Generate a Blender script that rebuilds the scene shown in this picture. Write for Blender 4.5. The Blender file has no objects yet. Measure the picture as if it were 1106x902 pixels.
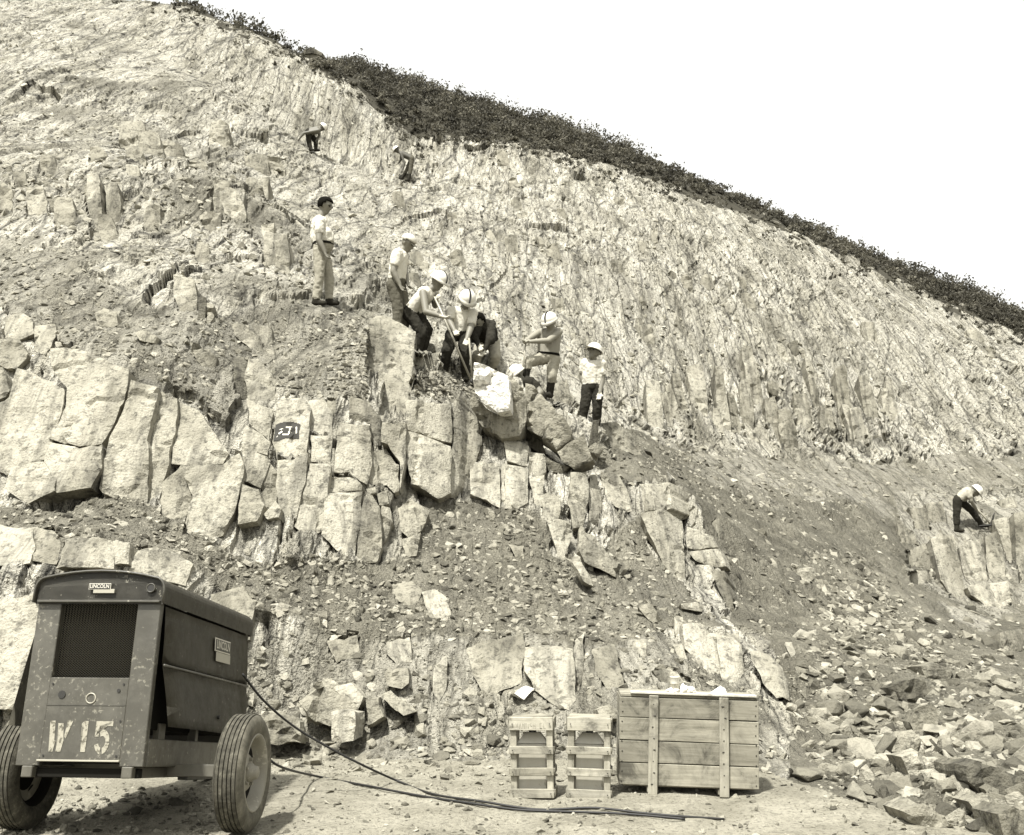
import bpy, bmesh, math, random
import numpy as np
from mathutils import Vector, Matrix

# ------------------------------------------------------------------ camera, sky, sun, exposure
scene = bpy.context.scene
col = scene.collection
FPX, CX, CY = 1150.0, 553.0, 451.0
PITCH = math.atan((620.0 - CY) / FPX)
CAM = np.array([0.0, 0.0, 1.5])
cam_data = bpy.data.cameras.new('camera')
cam = bpy.data.objects.new('camera', cam_data)
col.objects.link(cam)
cam_data.sensor_width = 36.0
cam_data.lens = 36.0 * FPX / 1106.0
cam_data.clip_start = 0.1
cam_data.clip_end = 3000.0
cam.location = CAM
cam.rotation_euler = (math.pi / 2 + PITCH, 0, 0)
scene.camera = cam

SUN_AZ, SUN_EL = math.radians(-30), math.radians(64)       # azimuth measured from -Y (behind the camera); negative = left
to_sun = Vector((math.sin(SUN_AZ) * math.cos(SUN_EL), -math.cos(SUN_AZ) * math.cos(SUN_EL), math.sin(SUN_EL)))
world = bpy.data.worlds.new('World')
scene.world = world
world.use_nodes = True
wn, wl = world.node_tree.nodes, world.node_tree.links
bg = wn['Background']
sky = wn.new('ShaderNodeTexSky')
sky.sky_type = 'NISHITA'
sky.sun_disc = False
sky.sun_elevation = SUN_EL
sky.sun_rotation = math.atan2(to_sun.x, to_sun.y)
sky.air_density = 2.0
sky.dust_density = 3.0
sky.ozone_density = 1.0
# black-and-white film: the picture records one grey value, mostly the blue end, where a hazy sky is almost white
sep = wn.new('ShaderNodeSeparateColor')
wl.new(sky.outputs['Color'], sep.inputs['Color'])
mx = wn.new('ShaderNodeMath'); mx.operation = 'MAXIMUM'
wl.new(sep.outputs['Blue'], mx.inputs[0]); wl.new(sep.outputs['Green'], mx.inputs[1])
tint = wn.new('ShaderNodeCombineColor')
mb = wn.new('ShaderNodeMath'); mb.operation = 'MULTIPLY'; mb.inputs[1].default_value = 0.97
wl.new(mx.outputs[0], mb.inputs[0])
wl.new(mx.outputs[0], tint.inputs['Red']); wl.new(mx.outputs[0], tint.inputs['Green']); wl.new(mb.outputs[0], tint.inputs['Blue'])
wl.new(tint.outputs[0], bg.inputs['Color'])
bg.inputs['Strength'].default_value = 0.125

sun_data = bpy.data.lights.new('sun', 'SUN')
sun_data.energy = 4.8
sun_data.angle = math.radians(2.5)
sun_data.color = (1.0, 0.985, 0.95)
sun = bpy.data.objects.new('sun', sun_data)
col.objects.link(sun)
sun.rotation_euler = (-to_sun).to_track_quat('-Z', 'Y').to_euler()

vs = scene.view_settings
vs.view_transform = 'Standard'; vs.look = 'None'; vs.gamma = 1.0; vs.use_curve_mapping = False
vs.exposure = 1.16
scene.cycles.max_bounces = 4; scene.cycles.diffuse_bounces = 2; scene.cycles.glossy_bounces = 2; scene.cycles.transmission_bounces = 2

# ------------------------------------------------------------------ helpers
rng = np.random.default_rng(7)
random.seed(7)

def pdir(px, py):
    u = (np.asarray(px, float) - CX) / FPX
    v = (CY - np.asarray(py, float)) / FPX
    c, s = math.cos(PITCH), math.sin(PITCH)
    return np.stack([u, c - v * s, s + v * c], -1)

def at(px, py, d):
    """point on the line of sight of a pixel at horizontal distance d (metres along +Y)"""
    r = pdir(px, py)
    return CAM + r * (np.asarray(d, float) / r[..., 1])[..., None]

def project(P):
    P = np.asarray(P, float) - CAM
    c, s = math.cos(PITCH), math.sin(PITCH)
    f = P[..., 1] * c + P[..., 2] * s
    up = -P[..., 1] * s + P[..., 2] * c
    f = np.maximum(f, 0.05)
    return CX + FPX * P[..., 0] / f, CY - FPX * up / f

def on_ground(px, py, z=0.0):
    r = pdir(px, py)
    return CAM + r * ((z - CAM[2]) / r[..., 2])[..., None]

def _hash(ix, iy, iz, seed):
    h = (ix.astype(np.int64) * 73856093) ^ (iy.astype(np.int64) * 19349663) ^ (iz.astype(np.int64) * 83492791) ^ (seed * 2654435761 % 2147483647)
    h = h & 0x7fffffff
    h = ((h ^ (h >> 13)) * 1274126177) & 0x7fffffff
    h = ((h ^ (h >> 15)) * 668265263) & 0x7fffffff
    return (h ^ (h >> 16)) & 0x7fffffff

def _rnd(ix, iy, iz, seed):
    return _hash(ix, iy, iz, seed) / 2147483647.0

def noise(P, scale, seed=0):
    """smooth value noise in -1..1"""
    Q = np.asarray(P, float) / scale
    I = np.floor(Q); F = Q - I; F = F * F * F * (F * (F * 6 - 15) + 10)
    I = I.astype(np.int64)
    out = 0
    for dx in (0, 1):
        wx = F[..., 0] if dx else 1 - F[..., 0]
        for dy in (0, 1):
            wy = F[..., 1] if dy else 1 - F[..., 1]
            for dz in (0, 1):
                wz = F[..., 2] if dz else 1 - F[..., 2]
                out = out + wx * wy * wz * _rnd(I[..., 0] + dx, I[..., 1] + dy, I[..., 2] + dz, seed)
    return out * 2 - 1

def fbm(P, scale, octs=4, seed=0, gain=0.5):
    a, s, t = 1.0, 0.0, 0.0
    for o in range(octs):
        s = s + a * noise(P, scale / 2 ** o, seed + o * 17); t += a; a *= gain
    return s / t

def worley2(U, V, seed):
    """2D cells: distance to nearest and second, random id numbers, offset inside the cell"""
    iu, iv = np.floor(U).astype(np.int64), np.floor(V).astype(np.int64)
    f1 = np.full(U.shape, 9.0); f2 = np.full(U.shape, 9.0)
    r1 = np.zeros(U.shape); r2 = np.zeros(U.shape); r3 = np.zeros(U.shape)
    ou = np.zeros(U.shape); ov = np.zeros(U.shape)
    z = np.zeros_like(iu)
    for du in (-1, 0, 1):
        for dv in (-1, 0, 1):
            cu, cv = iu + du, iv + dv
            pu = cu + _rnd(cu, cv, z, seed) ; pv = cv + _rnd(cu, cv, z, seed + 1)
            a, b = U - pu, V - pv
            d = np.maximum(np.abs(a), np.abs(b)) * 0.6 + 0.4 * np.sqrt(a * a + b * b)
            closer = d < f1
            f2 = np.where(closer, f1, np.minimum(f2, d))
            f1 = np.where(closer, d, f1)
            r1 = np.where(closer, _rnd(cu, cv, z, seed + 2), r1)
            r2 = np.where(closer, _rnd(cu, cv, z, seed + 3), r2)
            r3 = np.where(closer, _rnd(cu, cv, z, seed + 4), r3)
            ou = np.where(closer, a, ou); ov = np.where(closer, b, ov)
    return f1, f2, r1, r2, r3, ou, ov

def in_poly(px, py, poly):
    c = np.zeros(np.shape(px), bool)
    n = len(poly)
    for i in range(n):
        x1, y1 = poly[i]; x2, y2 = poly[(i + 1) % n]
        if y1 == y2: continue
        cond = ((y1 > py) != (y2 > py)) & (px < (x2 - x1) * (py - y1) / (y2 - y1) + x1)
        c ^= cond
    return c

def sstep(a, b, x):
    t = np.clip((x - a) / (b - a), 0, 1)
    return t * t * (3 - 2 * t)

def mesh_np(name, V, F, smooth=False):
    """mesh from arrays; F is (n,3) or (n,4)"""
    me = bpy.data.meshes.new(name)
    V = np.ascontiguousarray(V, np.float32); F = np.ascontiguousarray(F, np.int32)
    k = F.shape[1]
    me.vertices.add(len(V)); me.vertices.foreach_set('co', V.ravel())
    me.loops.add(F.size); me.loops.foreach_set('vertex_index', F.ravel())
    me.polygons.add(len(F))
    me.polygons.foreach_set('loop_start', np.arange(0, F.size, k, dtype=np.int32))
    me.polygons.foreach_set('loop_total', np.full(len(F), k, np.int32))
    me.polygons.foreach_set('use_smooth', np.full(len(F), smooth, bool))
    me.update(calc_edges=True)
    me.validate()
    return me

def link(name, me, mat=None, parent=None, loc=None):
    o = bpy.data.objects.new(name, me)
    col.objects.link(o)
    if mat is not None and me is not None and len(me.materials) == 0:
        me.materials.append(mat)
    if parent is not None: o.parent = parent
    if loc is not None: o.location = loc
    return o

def tag(o, label=None, cat=None, group=None, kind=None):
    if label: o['label'] = label
    if cat: o['category'] = cat
    if group: o['group'] = group
    if kind: o['kind'] = kind
    return o

def empty(name, loc=(0, 0, 0), rot=(0, 0, 0)):
    o = bpy.data.objects.new(name, None)
    o.empty_display_size = 0.2
    col.objects.link(o); o.location = loc; o.rotation_euler = rot
    return o

def bm_obj(name, bm, mat, parent=None, smooth=False, loc=None):
    me = bpy.data.meshes.new(name)
    bm.normal_update(); bm.to_mesh(me); bm.free()
    if smooth:
        for p in me.polygons: p.use_smooth = True
    return link(name, me, mat, parent, loc)

def box(bm, c, s, rot=None, bevel=0.0):
    """box centred at c with full size s"""
    m = Matrix.Translation(Vector(c))
    if rot is not None: m = m @ rot.to_4x4()
    m = m @ Matrix.Diagonal((s[0], s[1], s[2], 1))
    r = bmesh.ops.create_cube(bm, size=1.0, matrix=m)
    if bevel > 0:
        es = list({e for v in r['verts'] for e in v.link_edges})
        bmesh.ops.bevel(bm, geom=es, offset=bevel, segments=1, affect='EDGES', profile=0.5)

def tube(bm, pts, r, n=8, caps=True):
    """tube along points; r number or list"""
    pts = [Vector(p) for p in pts]
    rs = r if hasattr(r, '__len__') else [r] * len(pts)
    rings = []
    ref = Vector((0.13, 0.37, 0.92))
    for i, p in enumerate(pts):
        t = (pts[min(i + 1, len(pts) - 1)] - pts[max(i - 1, 0)]).normalized()
        a = t.cross(ref)
        if a.length < 1e-3: a = t.cross(Vector((1, 0, 0)))
        a.normalize(); b = t.cross(a)
        rings.append([bm.verts.new(p + (a * math.cos(2 * math.pi * k / n) + b * math.sin(2 * math.pi * k / n)) * rs[i]) for k in range(n)])
    for i in range(len(rings) - 1):
        for k in range(n):
            bm.faces.new((rings[i][k], rings[i][(k + 1) % n], rings[i + 1][(k + 1) % n], rings[i + 1][k]))
    if caps:
        bm.faces.new(rings[0][::-1]); bm.faces.new(rings[-1])

def voxelise(me, size):
    """one closed surface round everything in the mesh"""
    o = bpy.data.objects.new('tmp', me); col.objects.link(o)
    md = o.modifiers.new('r', 'REMESH'); md.mode = 'VOXEL'; md.voxel_size = size
    dg = bpy.context.evaluated_depsgraph_get()
    out = bpy.data.meshes.new_from_object(o.evaluated_get(dg))
    bpy.data.objects.remove(o); bpy.data.meshes.remove(me)
    return out

def co_of(me):
    a = np.empty(len(me.vertices) * 3, np.float32); me.vertices.foreach_get('co', a)
    return a.reshape(-1, 3).astype(float)

def nrm_of(me):
    a = np.empty(len(me.vertices) * 3, np.float32); me.vertices.foreach_get('normal', a)
    return a.reshape(-1, 3).astype(float)

def set_co(me, a):
    me.vertices.foreach_set('co', np.ascontiguousarray(a, np.float32).ravel()); me.update()

# ------------------------------------------------------------------ materials (toned black-and-white print: greys with a faint warm cast)
ALB = 0.64
def g(v):
    v = v * ALB
    k = 1.0 - min(1.0, v) ** 1.2
    return (v * (1 + 0.08 * k), v, v * (1 - 0.26 * k), 1.0)

def new_mat(name, rough=0.85, spec=0.3, metallic=0.0):
    m = bpy.data.materials.new(name); m.use_nodes = True
    b = m.node_tree.nodes['Principled BSDF']
    b.inputs['Roughness'].default_value = rough
    b.inputs['Specular IOR Level'].default_value = spec
    b.inputs['Metallic'].default_value = metallic
    return m, m.node_tree.nodes, m.node_tree.links, b

def plain(name, v, rough=0.85, spec=0.3, metallic=0.0):
    m, n, l, b = new_mat(name, rough, spec, metallic)
    b.inputs['Base Color'].default_value = g(v)
    return m

def ramp(n, stops, raw=False):
    g_ = (lambda v: (v, v, v, 1.0)) if raw else g
    r = n.new('ShaderNodeValToRGB')
    e = r.color_ramp.elements
    while len(e) > 1: e.remove(e[0])
    e[0].position = stops[0][0]; e[0].color = g_(stops[0][1])
    for p, v in stops[1:]:
        k = e.new(p); k.color = g_(v)
    return r

def tex_noise(n, l, coord, scale, detail=4, rough=0.6, dist=0.0, stretch=None):
    t = n.new('ShaderNodeTexNoise')
    t.inputs['Scale'].default_value = scale; t.inputs['Detail'].default_value = detail
    t.inputs['Roughness'].default_value = rough; t.inputs['Distortion'].default_value = dist
    if stretch:
        mp = n.new('ShaderNodeMapping'); mp.inputs['Scale'].default_value = stretch
        l.new(coord, mp.inputs['Vector']); l.new(mp.outputs[0], t.inputs['Vector'])
    else:
        l.new(coord, t.inputs['Vector'])
    return t.outputs['Fac']

def mixc(n, l, fac, a, b, mode='MIX'):
    m = n.new('ShaderNodeMix'); m.data_type = 'RGBA'; m.blend_type = mode
    for sock, val in ((m.inputs['Factor'], fac), (m.inputs['A'], a), (m.inputs['B'], b)):
        if hasattr(val, 'is_output'): l.new(val, sock)
        else: sock.default_value = val
    return m.outputs['Result']

def bump(n, l, b, h, strength=0.5, dist=0.05):
    bn = n.new('ShaderNodeBump'); bn.inputs['Strength'].default_value = strength; bn.inputs['Distance'].default_value = dist
    l.new(h, bn.inputs['Height']); l.new(bn.outputs[0], b.inputs['Normal'])
    return bn

def mathn(n, l, op, a, b=None):
    m = n.new('ShaderNodeMath'); m.operation = op
    for i, v in enumerate((a, b)):
        if v is None: continue
        if hasattr(v, 'is_output'): l.new(v, m.inputs[i])
        else: m.inputs[i].default_value = v
    return m.outputs[0]

def wpos(n):
    return n.new('ShaderNodeNewGeometry').outputs['Position']

def rock_color(n, l, P, lo, mid, hi, stretch=(1, 0.5, 0.4), speck=1.0):
    a = tex_noise(n, l, P, 1.3, 4, 0.65, 0.6, stretch)
    r = ramp(n, [(0.30, lo), (0.44, mid), (0.56, hi), (0.75, hi * 1.06)])
    l.new(a, r.inputs[0])
    s = tex_noise(n, l, P, 11.0, 3, 0.7, 0.3)
    rs = ramp(n, [(0.34, 0.42), (0.46, 0.95), (0.6, 1.0)], True)
    l.new(s, rs.inputs[0])
    c1 = mixc(n, l, 1.0, r.outputs[0], rs.outputs[0], 'MULTIPLY')
    s2 = tex_noise(n, l, P, 30.0, 2, 0.75, 0.5)
    r2 = ramp(n, [(0.33, 0.30), (0.41, 0.95), (0.62, 1.0), (0.70, 1.18)], True)
    l.new(s2, r2.inputs[0])
    return mixc(n, l, speck, c1, r2.outputs[0], 'MULTIPLY')

# split rock: columns, blocks and boulders
def make_rock(name, lo, mid, hi, stain=1.0):
    m, n, l, b = new_mat(name, 0.9, 0.2)
    P = wpos(n)
    c0 = rock_color(n, l, P, lo, mid, hi, (1, 0.5, 0.4), 0.55)
    st = ramp(n, [(0.38, 0.45), (0.50, 0.98), (0.62, 1.05)], True)              # rusty run-off streaks
    l.new(tex_noise(n, l, P, 2.6, 5, 0.7, 0.5, (1.5, 0.5, 0.16)), st.inputs[0])
    c0 = mixc(n, l, 0.8 * stain, c0, st.outputs[0], 'MULTIPLY')
    pit = ramp(n, [(0.29, 0.22), (0.36, 1.0)], True)
    l.new(tex_noise(n, l, P, 16.0, 4, 0.6, 0.2), pit.inputs[0])
    c0 = mixc(n, l, 0.45 * stain, c0, pit.outputs[0], 'MULTIPLY')
    l.new(c0, b.inputs['Base Color'])
    h = mathn(n, l, 'ADD', tex_noise(n, l, P, 9.0, 6, 0.7), tex_noise(n, l, P, 38.0, 3, 0.6))
    bump(n, l, b, h, 0.55, 0.05)
    return m
M_rock = make_rock('pale_rock', 0.15, 0.30, 0.415)
M_rock_white = make_rock('fresh_white_rock', 0.86, 0.96, 1.0, 0.12)
M_rock_dark = make_rock('weathered_rock', 0.055, 0.10, 0.17)
M_rock_mid = make_rock('grey_rock', 0.12, 0.22, 0.32)

# hillside: rock with soil between it, driven by a mesh attribute
M_hill, n, l, b = new_mat('hillside_rock_and_soil', 0.92, 0.15)
P = wpos(n)
att = n.new('ShaderNodeAttribute'); att.attribute_name = 'soil'
rk = rock_color(n, l, P, 0.24, 0.47, 0.62, (1.1, 0.22, 0.30))
sk = ramp(n, [(0.35, 0.20), (0.42, 0.85), (0.52, 1.0), (0.64, 1.18)], True)  # scattered dark specks put into the colour, standing in for shaded crevices
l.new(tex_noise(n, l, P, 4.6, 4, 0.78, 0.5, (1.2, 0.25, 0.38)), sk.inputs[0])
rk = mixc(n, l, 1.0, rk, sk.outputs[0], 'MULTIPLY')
st = ramp(n, [(0.36, 0.62), (0.5, 1.0), (0.62, 1.06)], True)                 # run-off streaks down the face
l.new(tex_noise(n, l, P, 2.0, 5, 0.7, 0.3, (1.7, 0.10, 0.14)), st.inputs[0])
rk = mixc(n, l, 1.0, rk, st.outputs[0], 'MULTIPLY')
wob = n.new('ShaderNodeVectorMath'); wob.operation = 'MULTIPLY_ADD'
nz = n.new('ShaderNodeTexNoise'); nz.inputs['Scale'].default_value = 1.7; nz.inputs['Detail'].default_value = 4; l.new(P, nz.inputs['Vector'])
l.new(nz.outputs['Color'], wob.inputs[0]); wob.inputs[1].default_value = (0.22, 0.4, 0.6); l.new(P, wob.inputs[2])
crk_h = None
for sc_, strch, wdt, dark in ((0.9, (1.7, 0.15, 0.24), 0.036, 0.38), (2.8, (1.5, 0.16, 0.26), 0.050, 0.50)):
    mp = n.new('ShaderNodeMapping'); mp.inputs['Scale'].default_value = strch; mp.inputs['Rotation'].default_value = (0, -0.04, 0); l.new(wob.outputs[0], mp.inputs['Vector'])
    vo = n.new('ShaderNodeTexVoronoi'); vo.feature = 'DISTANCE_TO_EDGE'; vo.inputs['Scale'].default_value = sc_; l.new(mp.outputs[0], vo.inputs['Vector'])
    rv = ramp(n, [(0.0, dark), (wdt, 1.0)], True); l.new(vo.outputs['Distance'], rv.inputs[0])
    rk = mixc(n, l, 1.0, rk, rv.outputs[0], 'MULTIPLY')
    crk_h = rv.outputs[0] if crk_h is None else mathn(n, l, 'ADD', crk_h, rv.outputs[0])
so = ramp(n, [(0.3, 0.085), (0.45, 0.125), (0.56, 0.175), (0.68, 0.25)])
l.new(tex_noise(n, l, P, 1.1, 6, 0.75), so.inputs[0])
sp = ramp(n, [(0.30, 0.6), (0.42, 1.0), (0.58, 1.0), (0.66, 1.9)], True)
l.new(tex_noise(n, l, P, 26.0, 4, 0.7), sp.inputs[0])
so2 = mixc(n, l, 1.0, so.outputs[0], sp.outputs[0], 'MULTIPLY')
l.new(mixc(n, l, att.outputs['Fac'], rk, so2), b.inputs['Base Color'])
h = mathn(n, l, 'ADD', mathn(n, l, 'ADD', tex_noise(n, l, P, 9.0, 4, 0.75), tex_noise(n, l, P, 42.0, 2, 0.65)), mathn(n, l, 'MULTIPLY', crk_h, 0.5))
bump(n, l, b, h, 0.9, 0.08)

# packed pale earth of the quarry floor
M_floor, n, l, b = new_mat('quarry_floor_earth', 0.95, 0.1)
P = wpos(n)
r = ramp(n, [(0.28, 0.22), (0.45, 0.30), (0.58, 0.37), (0.75, 0.42)])
l.new(tex_noise(n, l, P, 1.8, 6, 0.72, 0.4), r.inputs[0])
r2 = ramp(n, [(0.36, 0.55), (0.5, 1.0), (0.62, 1.0), (0.7, 1.25)], True)
l.new(tex_noise(n, l, P, 32.0, 5, 0.7), r2.inputs[0])
l.new(mixc(n, l, 1.0, r.outputs[0], r2.outputs[0], 'MULTIPLY'), b.inputs['Base Color'])
h = mathn(n, l, 'ADD', tex_noise(n, l, P, 14.0, 5, 0.75), tex_noise(n, l, P, 70.0, 3, 0.6))
bump(n, l, b, h, 0.8, 0.035)

# dark scrub ground
M_scrub_ground, n, l, b = new_mat('scrub_ground', 0.95, 0.1)
P = wpos(n)
r = ramp(n, [(0.3, 0.04), (0.55, 0.06), (0.75, 0.10)])
l.new(tex_noise(n, l, P, 2.0, 8, 0.7), r.inputs[0])
l.new(r.outputs[0], b.inputs['Base Color'])

# ------------------------------------------------------------------ terrain: one height surface fitted through points read off the photograph
CTRL = [  # pixel x, pixel y, horizontal distance in metres
    # low ledges and slabs on the left
    (0, 640, 9.6), (60, 575, 10.2), (150, 590, 10.2), (0, 560, 10.8), (100, 540, 11.3), (200, 575, 11.2), (20, 500, 11.6), (100, 460, 11.9),
    (40, 400, 12.5), (110, 390, 12.5), (170, 415, 12.4), (220, 520, 11.7), (230, 450, 12.4), (20, 340, 13.6), (110, 340, 14.0), (60, 285, 15.6), (200, 320, 15.0),
    (280, 500, 12.0), (285, 400, 13.9), (300, 600, 11.2), (300, 700, 10.0), (220, 640, 10.4), (100, 700, 9.4), (250, 760, 9.3),
    # middle columns
    (330, 430, 13.4), (340, 560, 11.9), (380, 450, 13.2), (385, 600, 11.8), (425, 440, 13.8), (425, 345, 15.0), (400, 530, 12.6), (365, 380, 15.3), (347, 328, 17.2), (300, 330, 16.2),
    (465, 432, 14.6), (465, 535, 13.5), (520, 500, 14.4), (525, 545, 13.5), (560, 480, 14.7), (560, 545, 13.6), (495, 412, 16.2), (450, 385, 16.0), (535, 400, 16.8),
    (590, 430, 17.2), (600, 500, 15.2), (630, 510, 15.0), (640, 460, 18.2), (625, 570, 13.9), (660, 520, 15.6), (660, 600, 13.4),
    (500, 600, 12.4), (440, 630, 11.6), (560, 650, 11.7), (640, 660, 11.7), (400, 690, 10.5), (480, 720, 10.2), (600, 700, 10.5), (600, 760, 9.8), (500, 780, 9.5), (400, 780, 9.4),
    (700, 690, 11.0), (715, 520, 15.6), (720, 610, 14.0), (765, 580, 15.2), (790, 660, 13.2), (780, 690, 11.3), (830, 720, 10.8), (840, 790, 9.6), (700, 760, 9.6), (690, 480, 19.5),
    # gully and talus on the right
    (800, 560, 19.0), (850, 560, 20.5), (850, 640, 15.5), (900, 700, 12.8), (880, 780, 10.0), (1000, 700, 13.5), (1000, 780, 9.6), (1080, 780, 9.2), (1090, 850, 7.6), (1050, 690, 17.0),
    (950, 560, 24.0), (930, 630, 18.5), (1000, 640, 20.5), (1000, 565, 26.2), (1040, 574, 26.2), (1030, 650, 23.5), (1080, 655, 23.5), (1085, 560, 26.6), (1100, 700, 17.0),
    (850, 505, 26.5), (950, 515, 28.5), (1040, 530, 29.0), (1100, 500, 31.5), (800, 500, 25.0),
    # the big face behind
    (720, 470, 25.5), (820, 485, 29.0), (930, 492, 31.0), (1106, 478, 34.5), (650, 430, 23.0), (600, 400, 22.5), (700, 400, 28.0), (820, 400, 32.0), (950, 420, 34.5), (1106, 430, 37.5),
    (550, 330, 26.5), (480, 290, 27.0), (400, 290, 23.5), (360, 300, 20.5), (600, 270, 33.0), (700, 300, 33.5), (820, 320, 36.5), (950, 350, 40.0), (1090, 390, 43.0),
    (436, 195, 44.0), (339, 163, 44.0), (400, 230, 33.0), (300, 230, 26.5), (600, 200, 42.0), (720, 215, 43.0), (850, 265, 44.5), (980, 322, 46.5), (1100, 375, 48.5),
    (450, 160, 47.0), (560, 168, 46.0), (700, 197, 46.0), (800, 232, 46.5), (900, 278, 47.5), (1000, 330, 48.5),
    (0, 255, 17.6), (120, 255, 18.0), (230, 280, 18.2), (20, 170, 21.0), (120, 170, 21.5), (230, 180, 23.0), (0, 90, 32.0), (120, 90, 33.5), (240, 100, 35.5), (30, 10, 43.0), (150, 15, 46.0), (260, 48, 46.0), (360, 95, 46.5),
    # ridge line
    (200, 8, 50.0), (330, 62, 51.0), (400, 80, 53.0), (470, 100, 54.0), (560, 128, 53.0), (640, 155, 52.0), (700, 178, 51.5), (760, 200, 51.5), (820, 226, 51.5), (880, 252, 52.0), (940, 280, 53.0), (985, 298, 54.0), (1040, 318, 55.0), (1106, 350, 56.0),
    # beyond the picture's edges
    (-200, 620, 10.0), (-250, 480, 12.0), (-250, 380, 13.5), (-250, 270, 17.0), (-250, 120, 28.0), (-150, -60, 48.0), (-400, -100, 52.0), (-500, 300, 17.0), (-500, 600, 10.0), (-500, 750, 9.0),
    (1250, 480, 36.0), (1250, 560, 27.0), (1250, 660, 20.0), (1250, 780, 10.0), (1250, 420, 46.0), (1250, 405, 57.0), (1500, 480, 38.0), (1500, 660, 20.0), (1500, 800, 9.0), (1500, 455, 50.0),
]
_c = np.array(CTRL, float)
CP = at(_c[:, 0], _c[:, 1], _c[:, 2])
extra = []
FOOT_PX = [(-700, 850), (-200, 832), (100, 822), (300, 812), (450, 822), (560, 822), (700, 826), (830, 836), (900, 858), (970, 880), (1030, 893), (1110, 910), (1300, 930), (1700, 950)]
FP = on_ground(np.array([p[0] for p in FOOT_PX], float), np.array([p[1] for p in FOOT_PX], float))
for p in FP: extra.append((p[0], p[1], 0.02))
for x in (-12, -6, -3, 0, 3, 6, 10):
    for y in (2.0, 4.5): extra.append((x, y, 0.0))
for x, y, z in ((-60, 70, 37), (-30, 70, 33), (-10, 70, 28.5), (8, 70, 23), (25, 70, 19), (45, 70, 15), (70, 75, 9), (-60, 105, 36), (-20, 105, 30), (20, 105, 20), (60, 105, 10), (-70, 45, 30), (60, 45, 10)):
    extra.append((x, y, z))
CP = np.vstack([CP, np.array(extra, float)])

def fit(P, c=0.9, lam=0.02):
    X = P[:, :2]
    D = np.sqrt(((X[:, None] - X[None]) ** 2).sum(-1) + c * c)
    n = len(P)
    A = np.zeros((n + 3, n + 3))
    A[:n, :n] = D - np.eye(n) * lam
    A[:n, n] = 1; A[:n, n + 1:] = X; A[n, :n] = 1; A[n + 1:, :n] = X.T
    w = np.linalg.solve(A, np.concatenate([P[:, 2], [0, 0, 0]]))
    return X, w, c
_X, _W, _C = fit(CP)
GX0, GX1, GY0, GY1, GS = -95.0, 95.0, 1.0, 112.0, 0.25
gx = np.arange(GX0, GX1 + GS, GS); gy = np.arange(GY0, GY1 + GS, GS)
_H = np.zeros((len(gy), len(gx)))
_mx, _my = np.meshgrid(gx, gy)
for i in range(len(_X)):
    _H += _W[i] * np.sqrt((_mx - _X[i, 0]) ** 2 + (_my - _X[i, 1]) ** 2 + _C * _C)
_H += _W[-3] + _W[-2] * _mx + _W[-1] * _my
_foot = np.interp(gx, FP[:, 0], FP[:, 1])
_w = sstep(-0.5, 0.9, _my - _foot[None, :])
_H = _H * _w
def height(x, y):
    fx = np.clip((np.asarray(x, float) - GX0) / GS, 0, len(gx) - 1.001); fy = np.clip((np.asarray(y, float) - GY0) / GS, 0, len(gy) - 1.001)
    ix, iy = fx.astype(int), fy.astype(int); ax, ay = fx - ix, fy - iy
    return (_H[iy, ix] * (1 - ax) + _H[iy, ix + 1] * ax) * (1 - ay) + (_H[iy + 1, ix] * (1 - ax) + _H[iy + 1, ix + 1] * ax) * ay

def hit(px, py):
    """where lines of sight meet the smooth hillside"""
    px = np.asarray(px, float); py = np.asarray(py, float)
    r = pdir(px, py); r = r / r[..., 1:2]
    t = np.full(px.shape, 3.0); done = np.zeros(px.shape, bool)
    for k in range(900):
        p = CAM + r * t[..., None]
        below = p[..., 2] <= height(p[..., 0], p[..., 1])
        done |= below
        if done.all(): break
        t = np.where(done, t, t * 1.004 + 0.01)
        if t.max() > 110: break
    return CAM + r * t[..., None], done & (t < 105)


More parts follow.
